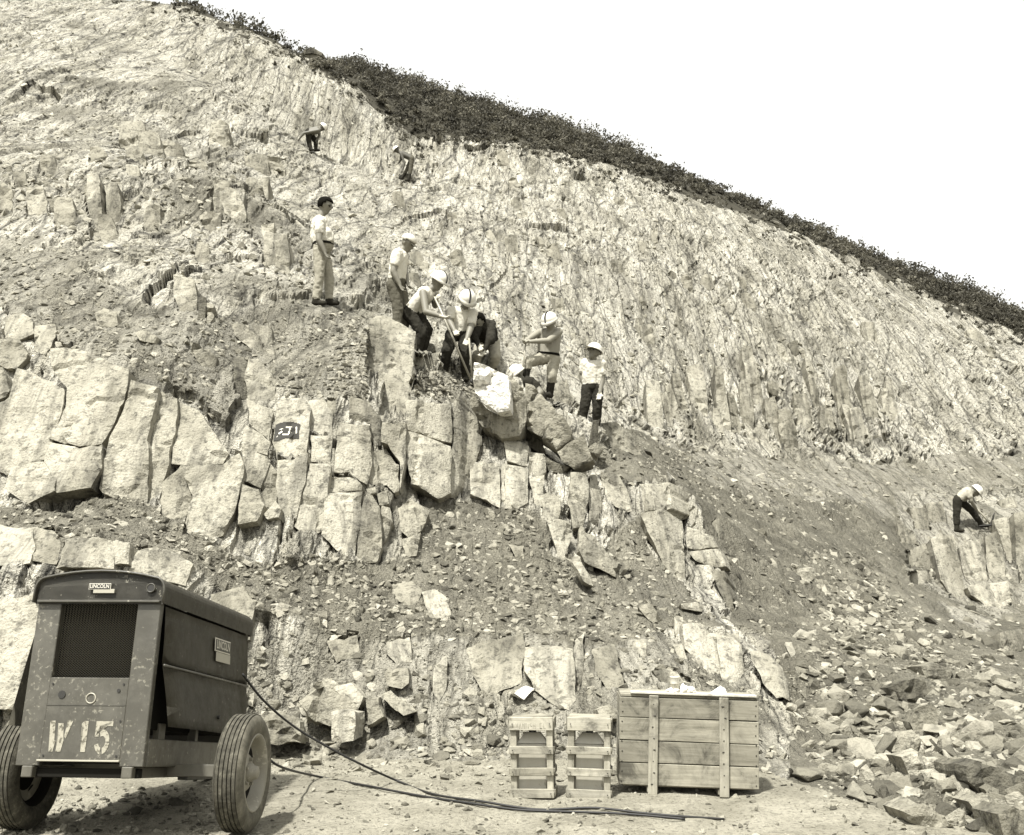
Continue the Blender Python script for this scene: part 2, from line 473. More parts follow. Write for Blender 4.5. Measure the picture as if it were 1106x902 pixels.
# ------------------------------------------------------------------ outlines of the rock columns, traced from the photograph
BLOCKS = [  # outline in the photograph, how far it stands proud, thickness, (options)
    # slabs on the left
    ([(19, 400), (70, 420), (68, 436), (45, 492), (5, 509), (-15, 500), (-8, 440), (10, 430)], .22, 1.0, {}),
    ([(-60, 395), (2, 398), (8, 425), (-14, 440), (-22, 500), (-70, 490)], .15, 1.0, {}),
    ([(56, 379), (85, 376), (135, 398), (136, 420), (128, 442), (108, 476), (85, 481), (54, 473), (72, 440), (73, 420), (60, 405)], .26, 1.0, {}),
    ([(54, 476), (85, 484), (109, 480), (106, 510), (98, 527), (62, 531), (46, 505), (49, 490)], .20, .9, {}),
    ([(13, 505), (46, 500), (58, 512), (58, 528), (30, 540), (7, 524)], .20, .8, {}),
    ([(142, 413), (171, 420), (166, 442), (157, 475), (159, 500), (157, 541), (140, 545), (118, 532), (107, 525), (118, 480), (135, 440)], .22, 1.0, {}),
    ([(174, 424), (191, 432), (187, 470), (175, 520), (171, 545), (160, 541), (161, 500), (167, 460)], .12, .9, {}),
    ([(193, 433), (213, 443), (233, 470), (246, 490), (240, 500), (196, 500), (186, 498), (190, 465)], .14, .9, {}),
    ([(196, 503), (240, 503), (258, 490), (262, 505), (252, 550), (240, 575), (218, 584), (199, 571), (210, 535)], .20, .9, {}),
    ([(176, 520), (195, 503), (208, 534), (196, 568), (174, 556)], .06, .8, {'mat': 1}),
    ([(5, 343), (22, 337), (33, 345), (36, 360), (20, 365), (6, 362)], .15, .6, {}),
    ([(38, 352), (58, 350), (58, 362), (48, 380), (36, 376)], .12, .6, {}),
    ([(0, 366), (20, 366), (28, 380), (14, 395), (-6, 392)], .1, .6, {'mat': 1}),
    # columns left of the middle
    ([(252, 349), (262, 349), (283, 365), (284, 378), (270, 374), (256, 362)], .15, .5, {}),
    ([(274, 350), (293, 351), (295, 372), (288, 376), (278, 360)], .15, .5, {}),
    ([(252, 388), (268, 386), (268, 430), (254, 424)], .06, .7, {'mat': 1}),
    ([(270, 387), (280, 388), (296, 412), (296, 430), (294, 438), (269, 431), (266, 404)], .2, .8, {}),
    ([(268, 434), (294, 441), (291, 473), (270, 457)], .2, .8, {}),
    ([(266, 459), (290, 477), (288, 490), (263, 482)], .16, .8, {}),
    ([(262, 485), (288, 493), (290, 500), (281, 526), (262, 519)], .16, .8, {}),
    ([(261, 522), (279, 529), (284, 546), (276, 562), (258, 566)], .16, .8, {}),
    ([(283, 520), (292, 500), (300, 510), (298, 548), (288, 545)], .1, .6, {'mat': 1}),
    ([(286, 553), (297, 543), (304, 550), (300, 558), (290, 560)], .2, .4, {}),
    ([(305, 430), (329, 430), (335, 442), (331, 488), (316, 497), (300, 495), (295, 474), (299, 445)], .24, .8, {'name': 'marked'}),
    ([(301, 498), (317, 499), (331, 491), (328, 520), (319, 560), (306, 562), (300, 530)], .2, .8, {}),
    ([(336, 432), (349, 432), (358, 446), (358, 470), (337, 468), (334, 445)], .12, .8, {}),
    ([(337, 471), (358, 473), (357, 500), (336, 498)], .14, .8, {}),
    ([(335, 501), (356, 503), (352, 545), (350, 572), (336, 580), (318, 568), (328, 535)], .16, .8, {}),
    ([(350, 432), (362, 433), (362, 453), (357, 447)], .06, .6, {'mat': 1}),
    ([(366, 455), (398, 458), (399, 471), (365, 469)], .22, .8, {}),
    ([(364, 472), (399, 474), (400, 500), (396, 521), (388, 517), (378, 509), (361, 509)], .22, .8, {}),
    ([(358, 514), (382, 518), (390, 524), (389, 528), (355, 529)], .2, .8, {}),
    ([(354, 532), (391, 532), (390, 550), (386, 575), (382, 598), (370, 596), (349, 576)], .22, .9, {}),
    ([(393, 538), (402, 537), (410, 549), (411, 590), (408, 605), (391, 608), (385, 598), (391, 560)], .22, .8, {}),
    ([(412, 549), (420, 551), (423, 565), (418, 581), (412, 588)], .16, .7, {}),
    ([(401, 485), (420, 483), (428, 495), (431, 501), (430, 527), (426, 529), (418, 522), (401, 521)], .2, .8, {}),
    ([(396, 529), (404, 527), (406, 533), (397, 536)], .2, .3, {}),
    ([(407, 534), (417, 531), (419, 543), (410, 545)], .16, .3, {'mat': 1}),
    ([(432, 548), (446, 540), (462, 552), (458, 570), (446, 580), (434, 570)], .14, .6, {'mat': 1}),
    ([(434, 582), (455, 573), (450, 598), (440, 600)], .06, .6, {'mat': 1}),
    ([(380, 428), (398, 434), (410, 450), (411, 478), (400, 480), (399, 456), (378, 452)], .05, .7, {'mat': 1}),
    # the tall column and its neighbours
    ([(399, 347), (407, 341), (421, 341), (448, 360), (447, 376), (445, 406), (438, 457), (428, 455), (414, 455), (411, 442), (416, 414), (406, 409), (396, 393)], .45, 1.1, {}),
    ([(413, 458), (438, 460), (437, 500), (433, 526), (431, 498), (420, 481), (413, 478)], .34, .9, {}),
    ([(449, 364), (467, 372), (469, 379), (455, 382), (449, 378)], .2, .5, {}),
    ([(449, 384), (474, 381), (472, 394), (458, 402), (446, 403)], .2, .5, {}),
    ([(441, 432), (487, 437), (487, 478), (476, 475), (455, 467), (440, 463)], .36, .9, {}),
    ([(440, 466), (455, 470), (476, 478), (487, 481), (486, 532), (472, 538), (446, 520), (439, 500)], .36, .9, {}),
    ([(489, 437), (496, 429), (498, 480), (495, 520), (488, 534)], .30, .9, {'ext': (.4, 1, -.2)}),
    ([(499, 455), (507, 446), (519, 456), (519, 480), (512, 500), (504, 522), (498, 500)], .14, .8, {'mat': 1}),
    ([(509, 504), (523, 498), (539, 501), (539, 546), (522, 538), (510, 533)], .26, .9, {}),
    ([(546, 476), (556, 474), (570, 482), (570, 503), (547, 498)], .3, .8, {}),
    ([(547, 501), (570, 506), (570, 540), (560, 546), (547, 545)], .28, .8, {}),
    ([(541, 502), (545, 502), (545, 545), (541, 543)], .2, .8, {}),
    ([(573, 489), (588, 490), (590, 508), (585, 512), (573, 514)], .16, .8, {}),
    ([(573, 517), (587, 515), (585, 546), (578, 545)], .16, .7, {}),
    ([(587, 536), (596, 531), (605, 534), (604, 552), (601, 560), (588, 558)], .18, .7, {}),
    ([(592, 562), (615, 564), (617, 575), (610, 604), (606, 607), (600, 582)], .14, .6, {}),
    ([(617, 512), (634, 510), (636, 522), (633, 550), (630, 566), (620, 568), (616, 540)], .26, .8, {}),
    ([(638, 514), (648, 510), (649, 545), (646, 575), (637, 571), (636, 545)], .12, .7, {}),
    ([(651, 509), (668, 513), (677, 530), (681, 552), (665, 546), (654, 536)], .16, .7, {}),
    ([(652, 458), (666, 458), (682, 470), (692, 490), (668, 501), (655, 482)], .1, .7, {'mat': 1}),
    ([(598, 416), (611, 412), (617, 430), (613, 440), (596, 434)], .3, .5, {'mat': 1}),
    # stepped blocks towards the gully
    ([(692, 523), (726, 519), (726, 547), (714, 548), (696, 552)], .95, .8, {'ext': (.75, 1, -.2)}),
    ([(693, 556), (714, 553), (722, 556), (736, 564), (737, 590), (741, 622), (730, 622), (722, 617), (711, 590), (700, 575)], .3, .7, {}),
    ([(743, 569), (755, 573), (770, 580), (776, 590), (752, 592), (744, 590)], .3, .7, {'ext': (.4, 1, -.2)}),
    ([(745, 595), (777, 593), (783, 612), (768, 612), (753, 605)], .3, .7, {'ext': (.4, 1, -.2)}),
    ([(770, 615), (784, 616), (790, 645), (796, 666), (785, 655), (778, 640)], .3, .7, {'ext': (.4, 1, -.2)}),
    ([(770, 566), (776, 560), (782, 575), (780, 586)], .1, .5, {'mat': 1}),
    ([(740, 672), (758, 671), (774, 682), (775, 700), (779, 722), (770, 735), (755, 712), (742, 700)], .22, .8, {}),
    ([(777, 681), (800, 680), (802, 690), (800, 710), (803, 725), (791, 742), (782, 730), (778, 702)], .22, .8, {}),
    ([(812, 702), (830, 706), (845, 722), (853, 757), (838, 752), (822, 730), (815, 715)], .3, .8, {'ext': (.3, 1, -.2)}),
    ([(686, 690), (697, 690), (697, 712), (690, 705), (684, 697)], .12, .5, {}),
    ([(729, 668), (737, 668), (737, 686), (732, 685)], .12, .4, {}),
    ([(706, 725), (725, 722), (745, 734), (746, 741), (720, 737)], .14, .5, {}),
    ([(728, 697), (736, 696), (742, 712), (736, 712)], .12, .4, {}),
    # worn lower outcrops
    ([(505, 696), (530, 688), (565, 680), (566, 705), (562, 738), (545, 745), (526, 756), (514, 730)], .10, .7, {'mat': 1}),
    ([(568, 700), (600, 697), (617, 700), (620, 720), (620, 755), (614, 765), (600, 760), (580, 746), (568, 725)], .22, .8, {}),
    ([(621, 692), (632, 681), (630, 712), (625, 756), (622, 730)], .14, .7, {}),
    ([(640, 698), (664, 692), (668, 715), (676, 742), (655, 746), (645, 725)], .08, .6, {'mat': 1}),
    ([(-30, 566), (33, 570), (35, 590), (30, 606), (-30, 612)], .2, .8, {}),
    ([(36, 571), (58, 574), (66, 588), (60, 608), (34, 606)], .1, .8, {'mat': 1}),
    ([(72, 584), (95, 580), (120, 583), (121, 612), (62, 614), (68, 600)], .22, .8, {}),
    ([(123, 586), (138, 588), (138, 608), (124, 608)], .2, .6, {}),
    ([(141, 592), (170, 592), (191, 598), (206, 612), (200, 630), (141, 614)], .2, .8, {}),
    ([(-30, 648), (35, 640), (41, 660), (30, 720), (14, 765), (-30, 765)], .2, .8, {}),
    ([(420, 631), (445, 628), (454, 638), (450, 652), (430, 647)], .12, .6, {'mat': 1}),
    ([(456, 641), (470, 636), (483, 648), (486, 662), (478, 673), (465, 663)], .16, .6, {}),
    ([(353, 692), (385, 684), (388, 705), (365, 713)], .08, .6, {'mat': 1}),
    ([(418, 690), (442, 687), (446, 712), (430, 716), (420, 706)], .1, .6, {}),
    ([(470, 720), (482, 708), (482, 740), (474, 758), (468, 745)], .12, .5, {}),
    ([(230, 640), (262, 632), (275, 650), (268, 690), (240, 690)], .1, .7, {'mat': 1}),
    # outcrop at the right
    ([(1006, 583), (1018, 576), (1032, 579), (1036, 600), (1042, 648), (1030, 652), (1016, 620)], .35, 1.2, {'vox': .10}),
    ([(1037, 593), (1048, 586), (1062, 583), (1064, 606), (1067, 625), (1047, 633), (1041, 615)], .4, 1.2, {'vox': .10}),
    ([(1047, 636), (1067, 628), (1078, 657), (1064, 653), (1050, 642)], .36, 1.1, {'vox': .10}),
    ([(1065, 582), (1076, 576), (1083, 606), (1087, 626), (1069, 628), (1067, 608)], .36, 1.2, {'vox': .10, 'ext': (.3, 1, -.2)}),
    ([(1070, 631), (1088, 628), (1092, 648), (1080, 658)], .33, 1.1, {'vox': .10, 'ext': (.3, 1, -.2)}),
    ([(1074, 562), (1092, 558), (1098, 580), (1098, 612), (1089, 612), (1082, 580)], .2, 1.1, {'vox': .10}),
    ([(1095, 556), (1125, 552), (1130, 640), (1103, 640), (1099, 595)], .25, 1.1, {'vox': .10, 'mat': 1}),
    ([(979, 597), (998, 588), (1003, 600), (1005, 614), (984, 616)], .2, .8, {'vox': .10, 'mat': 1}),
    ([(970, 566), (988, 574), (991, 590), (973, 585)], .2, .8, {'vox': .10, 'mat': 1}),
    ([(1002, 545), (1018, 542), (1022, 565), (1006, 567)], .25, .8, {'vox': .10}),
    ([(984, 618), (1000, 617), (1008, 624), (998, 633), (985, 630)], .15, .5, {'vox': .09}),
    ([(1080, 541), (1096, 536), (1098, 548), (1084, 550)], .2, .6, {'vox': .10}),
    ([(984, 548), (1000, 550), (1004, 572), (990, 576)], .1, .8, {'vox': .10, 'mat': 1}),
    ([(1080, 684), (1103, 680), (1106, 702), (1090, 707), (1082, 698)], .15, .7, {'vox': .09, 'mat': 1}),
]

# taller columns at the foot of the big face and the blockier patches higher up
rc = np.random.default_rng(5)
def add_block(x, yb, w, h, lean, proud, mat, cell):
    j = lambda s_: rc.uniform(-s_, s_)
    xt = x - lean * h
    BLOCKS.append(([(xt + j(1), yb - h + j(2)), (xt + w * .5, yb - h - w * .12 + j(1)), (xt + w * .92 + j(1), yb - h + j(3)), ((xt + x) / 2 + w + j(1.5), yb - h * .5), (x + w + j(1), yb - j(3)), (x + w * .45, yb + w * .1 + j(1)), (x + j(1), yb - 2 + j(2)), ((xt + x) / 2 + j(1.5), yb - h * .5)],
                   proud, .8, {'vox': cell, 'mat': mat, 'amp': .045, 'gen': 1}))
x = 704.0
while x < 965:
    w = rc.uniform(6, 16)
    add_block(x, 474 + (x - 700) * .075 + rc.uniform(-14, 6), w, rc.uniform(28, 95), rc.uniform(.06, .22), rc.uniform(.0, .22), int(rc.uniform() < .25), .13)
    x += w * rc.uniform(.9, 1.5)
for k in range(26):
    x, y = rc.uniform(-20, 322), rc.uniform(172, 300)
    if y > 262 + x * .12: continue
    w = rc.uniform(9, 24)
    add_block(x, y, w, w * rc.uniform(.8, 2.3), rc.uniform(-.1, .2), rc.uniform(-.04, .08), int(rc.uniform() < .5), .11)
for x, y, w, h in ((131, 165, 27, 30), (166, 184, 33, 28), (98, 262, 12, 75), (116, 240, 13, 40), (30, 232, 20, 30), (60, 255, 22, 40), (205, 190, 18, 16), (286, 300, 12, 55), (300, 312, 14, 60)):
    add_block(x, y, w, h, .05, .12, 0, .1)
for k in range(70):
    x, y = rc.uniform(420, 1080), rc.uniform(180, 440)
    if y < 190 + max(0, x - 600) * .40 or y > 330 + max(0, x - 500) * .3: continue
    w = rc.uniform(5, 14)
    add_block(x, y, w, w * rc.uniform(.9, 2.6), rc.uniform(.0, .25), rc.uniform(.04, .22), int(rc.uniform() < .4), .14)

def block_plane(poly, flat=0.75, depth=None, lim=0.016):
    """depth plane of a block's front over the picture: y = m + a (px - cx) + b (py - cy)"""
    px = np.array([p[0] for p in poly], float); py = np.array([p[1] for p in poly], float)
    if depth is not None: return float(depth), 0.0, 0.0, px.mean(), py.mean()
    yy = hit(px, py)[0][:, 1]
    A = np.stack([px - px.mean(), py - py.mean(), np.ones(len(px))], -1)
    co, *_ = np.linalg.lstsq(A, yy, rcond=None)
    return yy.mean(), float(np.clip(co[0], -lim, lim)) * flat, float(np.clip(co[1], -lim, 0.004)) * flat, px.mean(), py.mean()
PLANES = [block_plane(bk[0]) for bk in BLOCKS]
BOULDERS = [  # outline, proud, thickness, material, label
    ([(514, 394), (531, 399), (549, 407), (549.5, 425), (549, 441), (537, 443), (525, 436), (514, 424), (512.5, 410)], .62, .35, 'w', 'brilliant white freshly split boulder face below the prying workers', 14.8, (.2, 1, -.2)),
    ([(551, 408), (564, 420), (568, 434), (567, 459), (560, 469), (541, 472), (522, 459), (511, 441), (507, 431), (512, 424), (524, 439), (538, 446), (551, 444)], .55, .7, 'm', 'big grey rounded boulder under the white split face', 14.95, (.1, 1, -.2)),
    ([(568.5, 415), (576, 418), (598, 441), (599, 447), (585, 470), (570, 463), (569, 434)], .5, .7, 'm', 'angular grey boulder right of the white split one', 15.25, (.2, 1, -.2)),
    ([(600, 448), (607, 449), (617, 467), (614, 474), (601, 484), (587, 473)], .55, .6, 'm', 'squarish boulder with dark edge in the middle of the rock pile', 15.2, (.2, 1, -.2)),
    ([(603, 488), (618, 478), (630, 469), (639, 496), (620, 506), (607, 497)], .5, .5, 'm', 'jagged boulder at the lower end of the rock pile', 15.1, (.2, 1, -.2)),
    ([(588, 492), (600, 500), (614, 504), (607, 511), (593, 508)], .35, .5, 'd', 'dark stone wedged under the jagged boulder of the rock pile', 15.0, (0, 1, -.2)),
    ([(566, 463), (575, 468), (584, 478), (590, 490), (580, 488), (572, 478)], .3, .5, 'd', 'narrow dark stone wedged between the two biggest boulders', 15.3, (0, 1, -.2)),
    ([(640.5, 455), (648, 453), (645, 478), (636, 480)], .45, .3, 'd', 'dark upright slab below the worker standing apart', 16.3, (0, 1, -.2)),
    ([(637, 485), (643.5, 479.5), (651, 485), (645.5, 492)], .4, .25, 'p', 'small pale cube of stone right of the rock pile', 15.5, (0, 1, -.2)),
    ([(628, 570), (633, 566), (645, 580), (652, 594), (664, 606), (679, 606), (674, 622), (664, 622), (648, 614), (633, 606), (626, 592)], 0.6, .4, 'm', 'long curved grey boulder lying on the dirt slope', None, (0, 1, -.2)),
    ([(620, 598), (626, 605), (637, 624), (640, 633), (630, 626), (620, 608)], 0.5, .25, 'p', 'pale flat flake propped under the long curved boulder', None, (0, 1, -.2)),
    ([(549, 587), (566, 589), (565, 602), (557, 600)], .12, .2, 'p', 'pale angular stone on the dirt slope below the columns', None, (0, 1, -.2)),
    ([(691, 656), (702, 653), (713, 664), (714, 671), (706, 670), (696, 662)], .2, .25, 'p', 'pale rounded stone on the dirt slope above the large crate', None, (0, 1, -.2)),
    ([(735, 653), (750, 651), (759, 655), (757, 660), (738, 657)], .3, .3, 'p', 'flat pale slab perched on the lower right outcrop', None, (0, 1, -.2)),
    ([(103, 338), (112, 332), (124, 337), (125, 350), (117, 354), (107, 350)], .25, .35, 'm', 'dark-rimmed boulder half buried in the gravel slope at the left', None, (0, 1, -.2)),
    ([(147, 361), (156, 358), (168, 365), (166, 371), (152, 369)], .2, .3, 'm', 'flat stone on the gravel slope right of the dark-rimmed boulder', None, (0, 1, -.2)),
    ([(188, 297), (198, 292), (208, 300), (212, 320), (211, 336), (196, 341), (190, 320)], .3, .3, 'p', 'tall pale upright stone standing in the gravel slope', None, (0, 1, -.2)),
    ([(214, 316), (222, 322), (221, 345), (213, 345)], .3, .25, 'd', 'thin dark slab beside the tall upright stone', None, (0, 1, -.2)),
    ([(224, 326), (232, 328), (230, 345), (224, 349)], .28, .25, 'm', 'small grey stone right of the thin dark slab', None, (0, 1, -.2)),
    ([(206, 372), (215, 371), (232, 385), (231, 396), (219, 395)], .25, .3, 'm', 'grey wedge-shaped stone on the gravel below the upright stones', None, (0, 1, -.2)),
    ([(419, 728), (426, 720), (438, 719), (439, 736), (433, 740), (420, 738)], .25, .3, 'm', 'grey cube-like stone set in the lower dirt bank', None, (0, 1, -.2)),
    ([(324, 759), (338, 749), (351, 745), (374, 755), (388, 770), (378, 777), (356, 782), (334, 774)], .35, .5, 'm', 'large dark mottled boulder at the foot of the bank', None, (0, 1, -.2)),
    ([(337, 738), (352, 733), (363, 738), (361, 745), (345, 748), (337, 745)], .3, .3, 'p', 'pale stone resting on top of the mottled boulder', None, (0, 1, -.2)),
    ([(363, 741), (379, 737), (390, 752), (386, 763), (376, 755), (364, 747)], .36, .3, 'p', 'pale pointed stone leaning on the right of the mottled boulder', None, (0, 1, -.2)),
    ([(359, 771), (370, 768), (382, 770), (380, 797), (369, 799), (359, 797)], .45, .22, 'p', 'pale upright block standing before the mottled boulder', None, (.3, 1, -.1)),
    ([(396, 757), (409, 755), (414, 773), (403, 782), (396, 784)], .3, .3, 'm', 'grey block right of the mottled boulder', None, (0, 1, -.2)),
    ([(412, 750), (422, 746), (440, 759), (449, 768), (436, 770), (422, 762)], .3, .3, 'm', 'slanting grey wedge of stone on the lower bank', None, (0, 1, -.2)),
    ([(272, 790), (284, 772), (304, 769), (322, 780), (325, 800), (300, 806), (276, 804)], .45, .5, 'm', 'wide smooth boulder behind the generator wheel', None, (0, 1, -.2)),
    ([(646, 765), (658, 761), (668, 768), (667, 773), (650, 775)], .35, .2, 'p', 'pale angular stone between the slatted crates and the large crate', None, (0, 1, -.2)),
    ([(556, 747), (568, 740), (575, 744), (566, 752)], .3, .2, 'w', 'small white stone caught on the bank above the left slatted crate', None, (0, 1, -.2)),
    # rubble in the gully
    ([(966, 742), (983, 735), (998, 737), (1004, 746), (996, 756), (980, 758), (970, 752)], .35, .35, 'd', 'dark rounded boulder at the head of the rubble', None, (0, 1, -.1)),
    ([(985, 780), (993, 765), (1006, 763), (1014, 770), (1010, 783), (996, 793), (988, 789)], .4, .3, 'm', 'upright grey boulder leaning in the middle of the rubble', None, (0, 1, -.1)),
    ([(963, 810), (972, 792), (985, 788), (993, 800), (990, 816), (974, 817)], .4, .35, 'm', 'broad grey boulder below the leaning one in the rubble', None, (0, 1, -.1)),
    ([(974, 818), (992, 815), (1012, 820), (1018, 832), (1002, 840), (985, 838)], .4, .35, 'p', 'pale flat-topped boulder low in the rubble', None, (0, 1, -.1)),
    ([(1045, 828), (1056, 820), (1085, 834), (1110, 845), (1112, 864), (1085, 858), (1062, 855), (1048, 844)], .5, .6, 'd', 'huge dark slab at the right edge of the rubble', None, (0, 1, -.1)),
    ([(1048, 866), (1062, 858), (1078, 868), (1076, 882), (1060, 880)], .4, .35, 'm', 'grey boulder in front of the huge dark slab', None, (0, 1, -.1)),
    ([(1080, 880), (1096, 872), (1115, 880), (1115, 905), (1088, 905)], .45, .4, 'd', 'dark boulder in the lower right corner', None, (0, 1, -.1)),
    ([(980, 876), (1000, 868), (1020, 880), (1034, 892), (1010, 894), (988, 886)], .3, .4, 'm', 'low grey boulder at the toe of the rubble', None, (0, 1, -.1)),
    ([(995, 720), (1010, 717), (1030, 724), (1026, 735), (1000, 733)], .3, .5, 'm', 'long flat grey slab lying across the upper rubble', None, (0, 1, -.1)),
    ([(973, 675), (986, 672), (988, 682), (980, 690), (974, 684)], .3, .3, 'p', 'pale pointed stone above the rubble', None, (0, 1, -.1)),
    ([(862, 616), (880, 614), (881, 622), (874, 632), (866, 626)], .3, .3, 'p', 'pale split stone on the gully slope near the stepped blocks', None, (0, 1, -.1)),
]
BPLANES = [block_plane(bk[0], .55, bk[5]) for bk in BOULDERS]

# grid: fan of columns, rows spaced by how much hillside they cover
NU, NV = 840, 750
s = np.linspace(-1, 1, NU)
us = np.where(np.abs(s) < 0.84, s / 0.84 * 0.52, np.sign(s) * (0.52 + (np.abs(s) - 0.84) / 0.16 * 0.40))
ys = np.linspace(2.0, 108.0, 6000)
acc = np.zeros(len(ys))
for u in np.linspace(-0.42, 0.42, 13):
    z = height(u * (ys + 3), ys)
    ds = np.sqrt(np.gradient(ys) ** 2 + np.gradient(z) ** 2)
    view = np.abs(np.gradient((z - 1.5) / ys))
    acc += (0.55 * view + 0.45 * ds / ys * 0.9) * (ys < 57) + 0.0004
cum = np.concatenate([[0], np.cumsum(acc[1:])]); cum /= cum[-1]
yr = np.interp(np.linspace(0, 1, NV), cum, ys)
UU, YY = np.meshgrid(us, yr)
XX = UU * (YY + 3)
ZZ = height(XX, YY)
P0 = np.stack([XX, YY, ZZ], -1)
e = 0.3
nx = -(height(XX + e, YY) - height(XX - e, YY)) / (2 * e); ny = -(height(XX, YY + e) - height(XX, YY - e)) / (2 * e)
NN = np.stack([nx, ny, np.ones_like(nx)], -1); NN /= np.linalg.norm(NN, axis=-1, keepdims=True)
PXX, PYY = project(P0)

VEG_LINE = [(-400, -60), (100, -25), (175, 2), (250, 26), (320, 58), (385, 100), (420, 130), (450, 152), (540, 156), (600, 166), (700, 192), (800, 224), (900, 270), (1000, 320), (1106, 366), (1400, 420)]
SOIL = [
    [(-300, 250), (0, 262), (70, 268), (112, 292), (140, 322), (200, 332), (262, 338), (330, 324), (402, 340), (402, 432), (335, 428), (300, 424), (262, 395), (250, 430), (235, 462), (200, 428), (130, 388), (60, 372), (0, 335), (-300, 330)],
    [(-300, 545), (60, 545), (110, 530), (160, 545), (200, 575), (262, 600), (335, 600), (380, 612), (440, 600), (452, 545), (500, 540), (570, 550), (600, 600), (640, 600), (690, 558), (705, 600), (745, 640), (790, 672), (740, 672), (700, 690), (640, 695), (560, 690), (500, 690), (440, 690), (360, 690), (280, 665), (220, 620), (130, 605), (0, 590), (-300, 600)],
    [(455, 400), (500, 405), (505, 430), (450, 428)],
    [(640, 470), (700, 470), (760, 490), (1400, 492), (1400, 1000), (840, 870), (860, 780), (820, 700), (795, 660), (788, 600), (745, 560), (735, 520), (690, 515), (650, 505)],
    [(300, 690), (360, 650), (700, 680), (740, 700), (830, 760), (860, 840), (260, 840), (270, 720)],
]
def soil_amount(px, py, P):
    jx = px + 16 * noise(P, 0.9, 31) + 6 * noise(P, 0.3, 32); jy = py + 12 * noise(P, 0.8, 33)
    a = np.zeros(px.shape)
    for k, poly in enumerate(SOIL):
        a = np.maximum(a, in_poly(jx, jy, poly) * (0.5, 0.88, 0.5, 0.92, 0.5)[k])
    jx2 = px + 26 * noise(P, 1.7, 34) + 12 * noise(P, 0.6, 35); jy2 = py + 18 * noise(P, 1.5, 36) + 8 * noise(P, 0.5, 37)
    a = np.where(in_poly(jx2, jy2, [(985, 545), (1040, 535), (1150, 530), (1150, 655), (1060, 668), (1015, 648), (980, 605), (972, 570)]), a * 0.45, a)
    a = a * np.where(in_poly(jx2, jy2, [(680, 460), (1200, 480), (1200, 545), (960, 548), (850, 545), (770, 530)]), 0.62, 1.0)
    return a
soil = soil_amount(PXX, PYY, P0)
far_soil = sstep(0.15, 0.55, fbm(P0, 3.0, 3, 77)) * np.where(PXX < 420, 0.65, 0.35)            # patches of dirt caught on the face
veg_y = np.interp(PXX, [p[0] for p in VEG_LINE], [p[1] for p in VEG_LINE])
veg_y = veg_y + 9 * noise(P0, 1.5, 41) + 4 * noise(P0, 0.5, 42)
is_veg = ((PYY < veg_y) & (YY > 40)) | (YY > 62)
foot_y = np.interp(XX, FP[:, 0], FP[:, 1])
is_floor = YY < foot_y + 0.15 * noise(P0, 0.7, 51) + 0.1 * noise(P0, 0.2, 52)

# broken, jointed relief: cells of tilted facets, longer down the slope than across
S_AL = ZZ * 1.15 + YY * 0.45
Uc = XX + 0.05 * ZZ + 0.16 * noise(P0, 1.3, 61)
Vc = S_AL + 0.12 * XX * sstep(17, 24, YY) + 0.5 * noise(P0, 1.6, 62)
disp = np.zeros(XX.shape)
strip = sstep(330, 420, PYY) * sstep(520, 470, PYY) * sstep(640, 700, PXX) + sstep(120, 170, PYY) * sstep(330, 300, PYY) * sstep(340, 280, PXX) * 0.25
strip = np.clip(strip, 0, 1)
for k, (cw, ch, A, T, ck) in enumerate(((1.3, 4.0, 0.09, 0.14, 0.05), (0.55, 1.9, 0.065, 0.18, 0.07), (0.26, 0.85, 0.034, 0.15, 0.08), (0.15, 0.36, 0.016, 0.12, 0.08))):
    f1, f2, r1, r2, r3, ou, ov = worley2(Uc / cw, Vc / ch, 100 + 10 * k)
    cell = A * (r1 * 2 - 1) + T * cw * ((r2 * 2 - 1) * ou + (r3 * 1.4 - 0.7) * ov)
    crack = -A * 1.3 * (1 - sstep(0.0, ck, f2 - f1))
    disp += cell + crack * (r3 > 0.35)
f1, f2, r1, r2, r3, ou, ov = worley2(Uc / 0.55, Vc / 4.5, 300)
disp += strip * (0.12 * (r1 * 2 - 1) + 0.08 * (r2 * 2 - 1) * ou - 0.14 * (1 - sstep(0, 0.12, f2 - f1)))
disp += 0.05 * fbm(P0, 0.5, 3, 71)
near = 1.0
rough_patch = 0.4 + 0.95 * sstep(-0.45, 0.5, fbm(P0, 4.5, 2, 73))      # smoother sheets and rubbly patches
rock_disp = disp * near * np.where(YY > 17, rough_patch, 1.0) * (1 - 0.3 * sstep(420, 330, PXX) * sstep(16, 18, YY))
soil_disp = 0.13 * fbm(P0, 1.1, 5, 81) + 0.05 * fbm(P0, 0.25, 3, 85)
D = rock_disp * (1 - 0.9 * sstep(0.15, 0.6, soil)) + soil_disp * np.maximum(soil, 0.7 * (soil > 0.3))
floor_disp = 0.028 * fbm(P0, 0.55, 4, 91) + 0.010 * noise(P0, 0.11, 95)
# two shallow wheel ruts towards the crates
for rx in (-0.2, 1.1):
    dx = XX - (rx + 0.25 * (YY - 6))
    floor_disp -= 0.018 * np.exp(-(dx / 0.13) ** 2)
veg_disp = 0.25 * fbm(P0, 2.0, 3, 99)
tofloor = sstep(-0.25, 0.5, YY - foot_y)
D = floor_disp * (1 - tofloor) + D * tofloor
D = np.where(is_veg, veg_disp, D)
DIRV = NN + np.array([0.0, -0.8, -0.15]) * (1 - np.where(is_veg | is_floor, 1.0, soil * tofloor))[..., None]
DIRV /= np.linalg.norm(DIRV, axis=-1, keepdims=True)
PD = P0 + DIRV * D[..., None]
